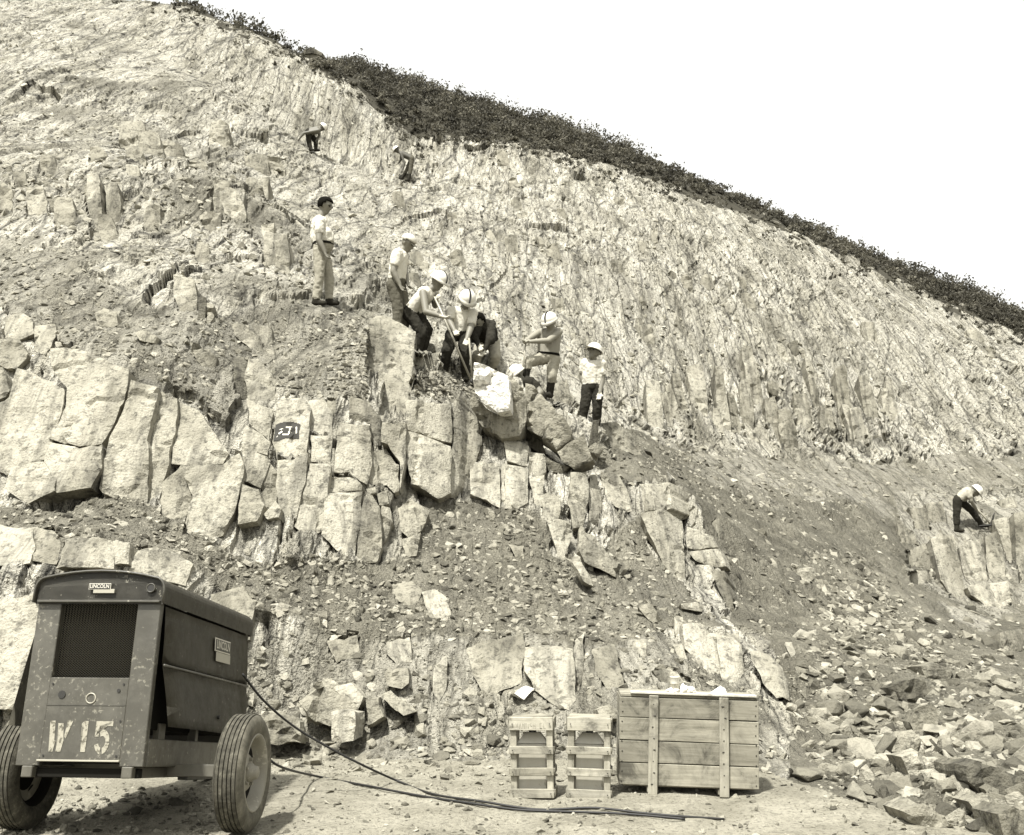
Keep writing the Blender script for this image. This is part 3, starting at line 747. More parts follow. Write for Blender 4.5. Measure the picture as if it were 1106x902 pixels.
# the hillside steps back behind every column, so that the joints between columns are open
pxd, pyd = project(PD)
for (poly, proud, thick, op), (m_, a_, b_, cx_, cy_) in zip(BLOCKS + [(b_[0], b_[1], b_[2], {}) for b_ in BOULDERS], PLANES + BPLANES):
    pp = np.array(poly, float); c_ = pp.mean(0)
    ext_ = pp - c_; big = [tuple(q) for q in c_ + ext_ * (1 + 0.8 / np.maximum(np.linalg.norm(ext_, axis=1, keepdims=True), 4))]
    x0, y0 = pp.min(0) - 4; x1, y1 = pp.max(0) + 4
    sel = np.nonzero((pxd > x0) & (pxd < x1) & (pyd > y0) & (pyd < y1) & (np.abs(YY - m_) < 4))
    if not len(sel[0]): continue
    qx, qy = pxd[sel], pyd[sel]
    ins = in_poly(qx, qy, big)
    if not op.get('gen'): ins &= qy < y1 - 4 - 0.10 * (y1 - y0 - 8)      # soil laps over the feet
    need = m_ + a_ * (qx - cx_) + b_ * (qy - cy_) - proud + 0.16
    cur = PD[sel]
    need = np.minimum(need, cur[:, 1] + (0.3 if op.get('gen') else 1.3))
    mv = ins & (cur[:, 1] < need)
    PD[sel[0][mv], sel[1][mv]] = CAM + (cur[mv] - CAM) * (need[mv] / cur[mv][:, 1])[:, None]
soil_attr = np.clip(np.maximum(soil, far_soil), 0, 1)

idx = np.arange(NU * NV).reshape(NV, NU)
quads = np.stack([idx[:-1, :-1], idx[:-1, 1:], idx[1:, 1:], idx[1:, :-1]], -1).reshape(-1, 4)
fl = is_floor[:-1, :-1].ravel(); vg = is_veg[:-1, :-1].ravel()
tal = in_poly(PXX, PYY, SOIL[3])[:-1, :-1].ravel() & ~fl & ~vg
def sub_mesh(name, mask, mat, attr=None, smooth=False):
    q = quads[mask]
    used, inv = np.unique(q, return_inverse=True)
    me = mesh_np(name, PD.reshape(-1, 3)[used], inv.reshape(-1, 4), smooth)
    if attr is not None:
        at_ = me.attributes.new('soil', 'FLOAT', 'POINT')
        at_.data.foreach_set('value', np.ascontiguousarray(attr.ravel()[used], np.float32))
    return tag(link(name, me, mat), kind='structure')
quarry_floor = sub_mesh('ground', fl, M_floor, None, True)
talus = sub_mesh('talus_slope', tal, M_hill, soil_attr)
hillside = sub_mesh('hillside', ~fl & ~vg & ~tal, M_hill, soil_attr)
hilltop = sub_mesh('hilltop', vg, M_scrub_ground)
tag(quarry_floor, 'pale packed earth of the quarry floor in the foreground')
tag(talus, 'loose rubble slope in the gully at the right')
tag(hillside, 'steep pale jointed rock face of the hill cut')
tag(hilltop, 'dark scrub covered ground above the rock face')
base = mesh_np('plain', np.array([(-900, -900, -0.5), (900, -900, -0.5), (900, 900, -0.5), (-900, 900, -0.5)]), np.array([(0, 1, 2, 3)]))
tag(link('plain', base, M_floor), 'level ground round the foot of the hill', kind='structure')

# floor, hill surface lookups that include the relief
def surf(x, y):
    """relief surface point above plan position (close enough for setting things down)"""
    x = np.asarray(x, float); y = np.asarray(y, float)
    fj = np.interp(y, yr, np.arange(NV)); fi = np.interp(x / (y + 3), us, np.arange(NU))
    i = np.clip(fi.astype(int), 0, NU - 2); j = np.clip(fj.astype(int), 0, NV - 2); a = fi - i; b_ = fj - j
    return ((PD[j, i] * (1 - a)[..., None] + PD[j, i + 1] * a[..., None]) * (1 - b_)[..., None] + (PD[j + 1, i] * (1 - a)[..., None] + PD[j + 1, i + 1] * a[..., None]) * b_[..., None])
def normal_at(x, y, e=0.35):
    v = np.stack([-(height(x + e, y) - height(x - e, y)) / (2 * e), -(height(x, y + e) - height(x, y - e)) / (2 * e), np.ones_like(np.asarray(x, float))], -1)
    return v / np.linalg.norm(v, axis=-1, keepdims=True)

# ------------------------------------------------------------------ jointed rock columns and blocks, each a piece of the hillside
def rock_relief(me, amp, seed, org):
    C = co_of(me); N = nrm_of(me)
    W = C + org
    q = noise(W, 0.42, seed)
    d = 0.45 * noise(W, 0.55, seed + 1) + 0.30 * np.round(q * 2.5) / 2.5 + 0.22 * noise(W, 0.17, seed + 2) + 0.12 * noise(W, 0.07, seed + 3)
    d -= 0.9 * (np.abs(noise(W * np.array([1.6, 1.6, 0.5]), 0.8, seed + 4)) < 0.035)        # hairline joints
    set_co(me, C + N * (d * amp)[:, None])
    return me

from mathutils.geometry import delaunay_2d_cdt

def prism(poly, proud, thick, ext=(0.0, 1.0, -0.25), cell=0.07, amp=0.035, seed=0, flat=0.75, depth=None, lim=0.016):
    """block whose front is the outline seen in the photograph, lying on the hillside there, going back into the hill"""
    px = np.array([p[0] for p in poly], float); py = np.array([p[1] for p in poly], float)
    m, ca, cb, cx_, cy_ = block_plane(poly, flat, depth, lim)
    pl = m + ca * (px - cx_) + cb * (py - cy_)
    grow = 1.5
    ex_, ey_ = px - px.mean(), py - py.mean(); er_ = np.maximum(np.hypot(ex_, ey_), 3.0)
    px, py = px + ex_ / er_ * grow, py + ey_ / er_ * grow           # neighbours fit tightly
    front = at(px, py, pl - proud)
    cen = front.mean(0)
    # plane frame of the front
    nrm = np.zeros(3)
    for i in range(len(front)):
        nrm += np.cross(front[i] - cen, front[(i + 1) % len(front)] - cen)
    nrm /= np.linalg.norm(nrm)
    if nrm[1] > 0: nrm = -nrm
    t1 = np.cross([0, 0, 1.0], nrm); t1 /= np.linalg.norm(t1); t2 = np.cross(nrm, t1)
    F2 = np.stack([(front - cen) @ t1, (front - cen) @ t2], -1)
    hgt = (front - cen) @ nrm
    if (np.roll(F2[:, 0], -1) * F2[:, 1] - F2[:, 0] * np.roll(F2[:, 1], -1)).sum() > 0:
        F2 = F2[::-1]
    # rim with fine, uneven steps; corners slightly chipped
    rim = []
    for i in range(len(F2)):
        p, q = F2[i], F2[(i + 1) % len(F2)]
        L = np.linalg.norm(q - p); k = max(1, int(round(L / cell)))
        for j in range(k):
            rim.append(p + (q - p) * ((j + (0.0 if j == 0 else rng.uniform(-.25, .25))) / k))
    rim = np.array(rim)
    w3 = cen + rim[:, :1] * t1 + rim[:, 1:] * t2
    out = np.roll(rim, -1, 0) - np.roll(rim, 1, 0); out = np.stack([out[:, 1], -out[:, 0]], -1); out /= np.linalg.norm(out, axis=1, keepdims=True) + 1e-9
    j = 0.5 * noise(w3, 0.30, seed + 5) + 0.5 * noise(w3, 0.10, seed + 6)
    rim = rim + out * (j * min(0.03, amp))[:, None]
    n = len(rim)
    lo, hi = rim.min(0), rim.max(0)
    gx_, gy_ = np.meshgrid(np.arange(lo[0], hi[0], cell), np.arange(lo[1], hi[1], cell))
    G = np.stack([gx_.ravel(), gy_.ravel()], -1) + rng.uniform(-.3, .3, (gx_.size, 2)) * cell
    inside = in_poly(G[:, 0], G[:, 1], [tuple(p) for p in rim])
    dmin = np.sqrt(((G[:, None] - rim[None]) ** 2).sum(-1)).min(1)
    G = G[inside & (dmin > cell * 0.45)]
    pts = np.vstack([rim, G]) if len(G) else rim
    vs2, _, fs2, ov, _, _ = delaunay_2d_cdt([Vector(p) for p in pts], [], [list(range(n))], 1, 1e-5)
    vs2 = np.array([(v.x, v.y) for v in vs2])
    src = [o_[0] if o_ else -1 for o_ in ov]
    mp = {sidx: k for k, sidx in enumerate(src) if 0 <= sidx < n}
    if len(mp) < n or len(vs2) != len(pts):
        mp = {k: int(np.argmin(((vs2 - rim[k]) ** 2).sum(1))) for k in range(n)}
    W = cen + vs2[:, :1] * t1 + vs2[:, 1:] * t2
    edge = np.sqrt(((vs2[:, None] - rim[None]) ** 2).sum(-1)).min(1)
    q = noise(W, 0.5, seed)
    tilt = (rng.uniform(-.07, .07) * vs2[:, 0] + rng.uniform(-.05, .05) * vs2[:, 1])
    d = amp * (0.9 * np.round(q * 1.6) / 1.6 + 0.6 * noise(W, 0.7, seed + 1) + 0.35 * noise(W, 0.2, seed + 2) + 0.3 * noise(W, 0.08, seed + 3)) + tilt
    crackf = np.abs(noise(W * np.array([1.5, 1.5, 0.45]), 0.7, seed + 4))
    d -= amp * 1.3 * (crackf < 0.05)
    d -= 0.012 * (1 - sstep(0, 0.03, edge))                       # chipped edges
    V = list(W + nrm * d[:, None] - cen)
    F = [list(f) for f in fs2]
    ev = np.array(ext, float); ev = ev / np.linalg.norm(ev)
    prev = [mp[k] for k in range(n)]
    steps = max(3, int(thick / (cell * 2.2)))
    base_ring = np.array([V[k] for k in prev])
    for st in range(1, steps + 1):
        R = base_ring + ev * thick * st / steps
        R = R + (R.mean(0) - R) * 0.12 * (st / steps)
        jj = noise(R + cen, 0.25, seed + 8) * amp * 0.9
        c0 = R.mean(0); rad = R - c0; rad /= np.linalg.norm(rad, axis=1, keepdims=True) + 1e-9
        R = R + rad * jj[:, None]
        cur = list(range(len(V), len(V) + n)); V.extend(list(R))
        for k in range(n):
            a_, b_ = k, (k + 1) % n
            F.append([prev[a_], prev[b_], cur[b_]]); F.append([prev[a_], cur[b_], cur[a_]])
        prev = cur
    cidx = len(V); V.append(np.mean([V[k] for k in prev], 0))
    for k in range(n): F.append([prev[k], prev[(k + 1) % n], cidx])
    me = mesh_np('rock', np.array(V), np.array([f for f in F if len(f) == 3]))
    bm = bmesh.new(); bm.from_mesh(me); bmesh.ops.recalc_face_normals(bm, faces=bm.faces[:]); bm.to_mesh(me); bm.free()
    return me, cen

marked_col = None
for i, (poly, proud, thick, op) in enumerate(BLOCKS):
    me, cen = prism(poly, proud, thick, op.get('ext', (0, 1, -.25)), op.get('vox', .06), op.get('amp', .026), 500 + i * 11)
    o = link('rock_column', me, (M_rock, M_rock_mid)[op.get('mat', 0)], hillside, cen)
    if op.get('name') == 'marked': marked_col = o

# ------------------------------------------------------------------ loose stones: rubble of the gully, gravel on the slopes
def stone_mesh(seed, flatness=0.7, n=12):
    """angular stone: hull of random points"""
    r = np.random.default_rng(seed)
    v = r.normal(size=(n, 3)); v /= np.linalg.norm(v, axis=1, keepdims=True)
    v *= r.uniform(0.75, 1.1, (n, 1)) * np.array([1.0, r.uniform(.6, .95), flatness * r.uniform(.75, 1.1)])
    bm = bmesh.new()
    for p in v: bm.verts.new(p)
    bmesh.ops.convex_hull(bm, input=bm.verts[:])
    for vv in [q for q in bm.verts if not q.link_faces]: bm.verts.remove(vv)
    bmesh.ops.recalc_face_normals(bm, faces=bm.faces[:])
    bmesh.ops.triangulate(bm, faces=bm.faces[:])
    return bm
def stone_np(seed, flatness, n=12):
    bm = stone_mesh(seed, flatness, n)
    bm.verts.index_update()
    V = np.array([tuple(v.co) for v in bm.verts]); F = np.array([[v.index for v in f.verts] for f in bm.faces])
    bm.free(); return V, F
SMALL = [stone_np(1000 + k, (.45, .6, .75)[k % 3], 10) for k in range(14)]
BIG = []
for k in range(14):
    bm = stone_mesh(2000 + k, (.5, .65, .8)[k % 3], 15 + k % 4)
    bmesh.ops.bevel(bm, geom=bm.edges[:], offset=0.025, segments=1, affect='EDGES')
    bmesh.ops.triangulate(bm, faces=bm.faces[:])
    me = bpy.data.meshes.new('stone'); bm.to_mesh(me); bm.free()
    BIG.append(me)
def rand_rot(r, lay):
    """turn about the vertical, then a tilt"""
    q = Matrix.Rotation(r.uniform(0, 6.283), 3, 'Z')
    ax = Vector((r.normal(), r.normal(), 0.2)).normalized()
    return Matrix.Rotation(r.normal() * lay, 3, ax) @ q

def batch_rot(r, n_, lay, N):
    th = r.uniform(0, 6.283, n_); c, s_ = np.cos(th), np.sin(th); z = np.zeros(n_); o1 = np.ones(n_)
    Rz = np.stack([np.stack([c, -s_, z], -1), np.stack([s_, c, z], -1), np.stack([z, z, o1], -1)], 1)
    def rod(ax, ang):
        K = np.zeros((n_, 3, 3)); K[:, 0, 1] = -ax[:, 2]; K[:, 0, 2] = ax[:, 1]; K[:, 1, 0] = ax[:, 2]; K[:, 1, 2] = -ax[:, 0]; K[:, 2, 0] = -ax[:, 1]; K[:, 2, 1] = ax[:, 0]
        return np.eye(3)[None] + np.sin(ang)[:, None, None] * K + (1 - np.cos(ang))[:, None, None] * (K @ K)
    ax = r.normal(size=(n_, 3)) * np.array([1, 1, .2]); ax /= np.linalg.norm(ax, axis=1, keepdims=True)
    up = np.cross(np.array([0, 0, 1.0]), N); L = np.linalg.norm(up, axis=1); up = np.where(L[:, None] > 1e-6, up / np.maximum(L, 1e-6)[:, None], np.array([1.0, 0, 0]))
    return rod(up, np.arctan2(L, N[:, 2])) @ rod(ax, r.normal(size=n_) * lay) @ Rz

# stones carry their own shade of grey, as broken rock does
def make_stone_mat(name, lo, hi):
    m, n, l, b = new_mat(name, 0.9, 0.2)
    P = wpos(n)
    cell = n.new('ShaderNodeTexVoronoi'); cell.inputs['Scale'].default_value = 3.0
    l.new(P, cell.inputs['Vector'])
    oi = n.new('ShaderNodeObjectInfo')
    isl = n.new('ShaderNodeNewGeometry').outputs['Random Per Island']
    rr = ramp(n, [(0.0, lo), (0.5, (lo + hi) / 2), (1.0, hi)])
    f = mathn(n, l, 'FRACT', mathn(n, l, 'ADD', isl, oi.outputs['Random']))
    l.new(f, rr.inputs[0])
    s_ = ramp(n, [(0.32, 0.55), (0.5, 1.0), (0.7, 1.1)], True)
    l.new(tex_noise(n, l, P, 7.0, 6, 0.7), s_.inputs[0])
    l.new(mixc(n, l, 1.0, rr.outputs[0], s_.outputs[0], 'MULTIPLY'), b.inputs['Base Color'])
    bump(n, l, b, tex_noise(n, l, P, 14.0, 5, 0.75), 0.8, 0.06)
    return m
M_stone = make_stone_mat('broken_stone', 0.07, 0.40)
M_gravel = make_stone_mat('gravel_stones', 0.08, 0.46)
M_chips = make_stone_mat('rock_chips', 0.16, 0.50)

def place(px, py):
    H, ok = hit(px, py)
    return surf(H[:, 0], H[:, 1]), ok, H

def scatter_np(name, parent, polys, count, smin, smax, power, mat, seed, sink=0.25, lay=0.35, kind='stuff'):
    """many small stones as one mesh; sizes in metres at the stone's own place, smaller ones commoner"""
    r = np.random.default_rng(seed)
    PX, PY = [], []
    for poly, share in polys:
        a = np.array(poly, float); lo, hi = a.min(0), a.max(0)
        lo = np.maximum(lo, (-160, -40)); hi = np.minimum(hi, (1280, 940))
        want = int(count * share); got = 0
        while got < want:
            x = r.uniform(lo[0], hi[0], want); y = r.uniform(lo[1], hi[1], want)
            k = in_poly(x, y, poly)
            # stones lie in patches
            k &= r.uniform(0, 1, want) < 0.35 + 0.65 * (noise(np.stack([x, y, x * 0], -1), 38.0, seed) * 0.5 + 0.5) * 1.3
            x, y = x[k], y[k]; PX.append(x); PY.append(y); got += len(x)
    px = np.concatenate(PX); py = np.concatenate(PY)
    S, ok, H = place(px, py)
    S, H = S[ok], H[ok]
    N = normal_at(S[:, 0], S[:, 1])
    size = smin * (smax / smin) ** (r.uniform(0, 1, len(S)) ** power)
    R = batch_rot(r, len(S), lay, N)
    kind_ = r.integers(len(SMALL), size=len(S))
    Vs, Fs, off = [], [], 0
    for k, (V, F) in enumerate(SMALL):
        m_ = np.nonzero(kind_ == k)[0]
        if not len(m_): continue
        st = r.uniform(.7, 1.35, (len(m_), 1, 3))
        W = np.einsum('nij,nvj->nvi', R[m_], V[None] * st) * (size[m_] * .5)[:, None, None] + (S[m_] + N[m_] * (size[m_] * (.28 - sink))[:, None])[:, None]
        Vs.append(W.reshape(-1, 3)); Fs.append((F[None] + (np.arange(len(m_)) * len(V))[:, None, None] + off).reshape(-1, 3)); off += len(m_) * len(V)
    me = mesh_np(name, np.vstack(Vs), np.vstack(Fs))
    o = link(name, me, mat, parent)
    return tag(o, kind=kind)

TALUS_AREA = [(800, 500), (1150, 500), (1150, 910), (1000, 888), (880, 850), (850, 760), (820, 690), (795, 640), (770, 560)]
RUBBLE = [(900, 640), (960, 650), (1060, 700), (1150, 720), (1150, 915), (1010, 890), (930, 865), (880, 830), (850, 760), (870, 700)]
scatter_np('small_stones', talus, [(TALUS_AREA, 0.34), (RUBBLE, 0.24), ([(865, 590), (930, 600), (1000, 670), (1010, 720), (900, 700)], .18), ([(700, 478), (1130, 492), (1130, 545), (960, 540), (860, 570), (770, 560)], .2)], 11500, 0.025, 0.26, 2.6, M_gravel, 11, 0.32)
scatter_np('gravel', hillside, [(SOIL[0], .26), (SOIL[1], .42), (SOIL[4], .18), ([(350, 340), (400, 345), (400, 430), (310, 430), (300, 360)], .08), ([(445, 385), (520, 398), (512, 440), (440, 432)], .06), ([(640, 462), (700, 466), (780, 500), (775, 560), (735, 520), (690, 515), (650, 508)], .07)], 14000, 0.018, 0.15, 2.3, M_gravel, 12)
FACE = [(-60, -30), (190, 5), (330, 62), (450, 155), (600, 168), (800, 230), (1000, 325), (1150, 385), (1150, 490), (700, 480), (600, 400), (400, 300), (330, 318), (-60, 250)]
scatter_np('rock_chips', hillside, [(FACE, 1.0)], 7500, 0.06, 0.26, 2.2, M_chips, 13, 0.22, 0.4)
scatter_np('floor_pebbles', quarry_floor, [([(-100, 830), (300, 815), (560, 825), (830, 835), (1010, 892), (1010, 930), (-100, 930)], .6), ([(-20, 850), (260, 850), (300, 930), (-20, 930)], .25), ([(280, 795), (560, 800), (560, 840), (280, 835)], .15)], 4200, 0.008, 0.07, 2.4, M_gravel, 14, 0.2, 0.3)

# the larger loose stones, one by one
QUEUE = []
def put_stone(px, py, wpx, parent, seed, mat=M_stone, squash=1.0, name='stone', sink=0.26, spot=None):
    if name == 'stone' and spot is None:
        QUEUE.append((px, py, wpx, parent, seed, mat, squash, name, sink)); return None
    r = np.random.default_rng(seed)
    p = place(np.array([px], float), np.array([py], float))[0][0] if spot is None else spot
    rad = wpx / FPX * p[1] * 0.5
    o = link(name, BIG[r.integers(len(BIG))], mat, parent)
    N = normal_at(p[0:1], p[1:2])[0]
    up = Vector((0, 0, 1)).rotation_difference(Vector(N) * 0.6 + Vector((0, 0, .4))).to_matrix()
    o.rotation_euler = (up @ rand_rot(r, 0.35)).to_euler()
    o.scale = (rad, rad, rad * squash)
    o.location = p + N * rad * (0.42 - sink)
    return o
r = np.random.default_rng(21)
cnt = 0
while cnt < 290:
    x, y = r.uniform(850, 1130), r.uniform(610, 905)
    dense = in_poly(np.array([x]), np.array([y]), RUBBLE)[0]
    if not in_poly(np.array([x]), np.array([y]), TALUS_AREA)[0]: continue
    if not dense and r.uniform() > (0.7 if in_poly(np.array([x]), np.array([y]), [(865, 590), (930, 600), (1000, 670), (1010, 720), (900, 700)])[0] else 0.12): continue
    if any(in_poly(np.array([x]), np.array([y]), b_[0])[0] for b_ in BOULDERS[30:]): continue
    k = (y - 600) / 300
    w = (7 + 26 * max(k, 0)) * (0.45 + 1.35 * r.uniform() ** 2.4)
    put_stone(x, y, w, talus, 3000 + cnt, M_stone, r.uniform(.8, 1.2)); cnt += 1
cnt = 0
SLOPE_STONES = [[(0, 545), (200, 575), (330, 605), (440, 605), (500, 560), (640, 610), (690, 600), (780, 680), (700, 690), (500, 690), (300, 650), (0, 590)],
                [(290, 760), (540, 760), (560, 830), (300, 820)], [(0, 260), (330, 330), (395, 345), (395, 425), (250, 390), (60, 365), (0, 330)],
                [(800, 760), (870, 800), (900, 850), (820, 840)]]
while cnt < 230:
    x, y = r.uniform(0, 900), r.uniform(250, 850)
    k = [bool(in_poly(np.array([x]), np.array([y]), q)[0]) for q in SLOPE_STONES]
    if not any(k): continue
    w = (r.uniform(5, 14) if not k[1] else r.uniform(8, 26)) * (0.7 if k[2] else 1)
    put_stone(x, y, w, hillside, 5000 + cnt, M_stone, r.uniform(.7, 1.1)); cnt += 1

# clods and stones round the generator's wheels
cnt = 0
while cnt < 44:
    x, y = r.uniform(-15, 245), r.uniform(862, 905)
    if y < 872 and r.uniform() < .6: continue
    put_stone(x, y, r.uniform(5, 24) * r.uniform(.5, 1), quarry_floor, 7000 + cnt, M_stone, r.uniform(.7, 1.0)); cnt += 1
# stones under the workers' feet
for cnt in range(26):
    put_stone(r.uniform(446, 520), r.uniform(392, 432), r.uniform(5, 16), hillside, 7500 + cnt, M_stone, r.uniform(.6, 1.0))
for cnt in range(34):
    put_stone(r.uniform(645, 770), r.uniform(468, 530), r.uniform(4, 15), hillside, 7700 + cnt, M_stone, r.uniform(.6, 1.0))
S_, ok_, _h = place(np.array([q[0] for q in QUEUE], float), np.array([q[1] for q in QUEUE], float))
for q, sp_ in zip(QUEUE, S_): put_stone(*q, spot=sp_)

# ------------------------------------------------------------------ people
M_skin = plain('skin', 0.20, 0.6, 0.4)
M_skin_deep = plain('skin_in_deep_tan', 0.085, 0.6, 0.3)
M_skin_tan = plain('skin_tanned', 0.13, 0.6, 0.4)
M_skin_pale = plain('skin_pale', 0.27, 0.6, 0.4)
def cloth_mat(name, v, var=0.12):
    m, n, l, b = new_mat(name, 0.95, 0.1)
    P = wpos(n)
    r_ = ramp(n, [(0.3, v * (1 - var)), (0.7, v * (1 + var))])
    l.new(tex_noise(n, l, P, 14.0, 5, 0.65), r_.inputs[0]); l.new(r_.outputs[0], b.inputs['Base Color'])
    bump(n, l, b, tex_noise(n, l, P, 16.0, 4, 0.6, 1.2), 0.45, 0.03)
    return m
M_white_cloth = cloth_mat('white_cotton', 0.66, 0.05)
M_tan_cloth = cloth_mat('light_trousers', 0.36)
M_grey_cloth = cloth_mat('grey_cotton', 0.40)
M_mid_cloth = cloth_mat('faded_work_trousers', 0.11)
M_dark_cloth = cloth_mat('dark_work_cloth', 0.030, 0.3)
M_boot = cloth_mat('dark_boots', 0.035, 0.3)
M_glove = cloth_mat('pale_work_gloves', 0.58)
M_hair = plain('dark_hair', 0.010, 0.95, 0.03)
M_helmet = plain('white_helmet_shell', 0.78, 0.35, 0.5)
M_stripe = plain('black_stripe', 0.015, 0.5, 0.4)
M_belt = plain('dark_leather', 0.02, 0.6, 0.3)
M_steel = plain('worn_steel', 0.34, 0.5, 0.5, 0.3)
M_wood_handle = plain('wooden_handle', 0.40, 0.8, 0.2)
M_eye = plain('dark_eye', 0.01, 0.3, 0.5)

def sphere_into(bm, c, r, seg=12):
    bmesh.ops.create_uvsphere(bm, u_segments=seg, v_segments=max(6, seg // 2 + 2), radius=1.0, matrix=Matrix.Translation(c) @ Matrix.Diagonal((r, r, r, 1)))
def cone_into(bm, a, b, ra, rb, seg=12):
    a, b = Vector(a), Vector(b)
    sphere_into(bm, a, ra, seg); sphere_into(bm, b, rb, seg)
    if (b - a).length > 1e-4:
        tube(bm, [a, b], [ra, rb], seg)

def _unit_sphere(seg=12, rings=7):
    V = [(0, 0, 1.0)] + [(math.sin(math.pi * a / rings) * math.cos(2 * math.pi * k / seg), math.sin(math.pi * a / rings) * math.sin(2 * math.pi * k / seg), math.cos(math.pi * a / rings)) for a in range(1, rings) for k in range(seg)] + [(0, 0, -1.0)]
    F = [(0, 1 + k, 1 + (k + 1) % seg) for k in range(seg)]
    for a in range(rings - 2):
        for k in range(seg):
            p0, p1, p2, p3 = 1 + a * seg + k, 1 + a * seg + (k + 1) % seg, 1 + (a + 1) * seg + (k + 1) % seg, 1 + (a + 1) * seg + k
            F += [(p0, p2, p1), (p0, p3, p2)]
    F += [(len(V) - 1, 1 + (rings - 2) * seg + (k + 1) % seg, 1 + (rings - 2) * seg + k) for k in range(seg)]
    F = [(a, b, c) for a, b, c in F]
    return np.array(V), np.array(F)
_SV, _SF = _unit_sphere()
_c1 = np.cross(_SV[_SF[:, 1]] - _SV[_SF[:, 0]], _SV[_SF[:, 2]] - _SV[_SF[:, 0]])
_SF = np.where(((_c1 * _SV[_SF].mean(1)).sum(1) < 0)[:, None], _SF[:, ::-1], _SF)
def capsules_mesh(items, org):
    """closed round-ended cones as one triangle soup for the voxel union"""
    Vs, Fs, off = [], [], 0
    K = 12; ang = np.arange(K) * 2 * math.pi / K
    for a, b, ra, rb, _ in items:
        a, b = np.array(a - org), np.array(b - org)
        for c, r_ in ((a, ra), (b, rb)):
            Vs.append(_SV * r_ + c); Fs.append(_SF + off); off += len(_SV)
        d = b - a; L = np.linalg.norm(d)
        if L < 1e-4: continue
        d = d / L; u = np.cross(d, (.13, .37, .92)); u /= np.linalg.norm(u); v = np.cross(d, u)
        ring = np.cos(ang)[:, None] * u + np.sin(ang)[:, None] * v
        Vs.append(np.vstack([a + ring * ra, b + ring * rb, a[None], b[None]]))
        F = []
        for k in range(K):
            j = (k + 1) % K
            F += [(k, j, K + j), (k, K + j, K + k), (2 * K, j, k), (2 * K + 1, K + k, K + j)]
        Fs.append(np.array(F) + off); off += 2 * K + 2
    return mesh_np('person', np.vstack(Vs), np.vstack(Fs))

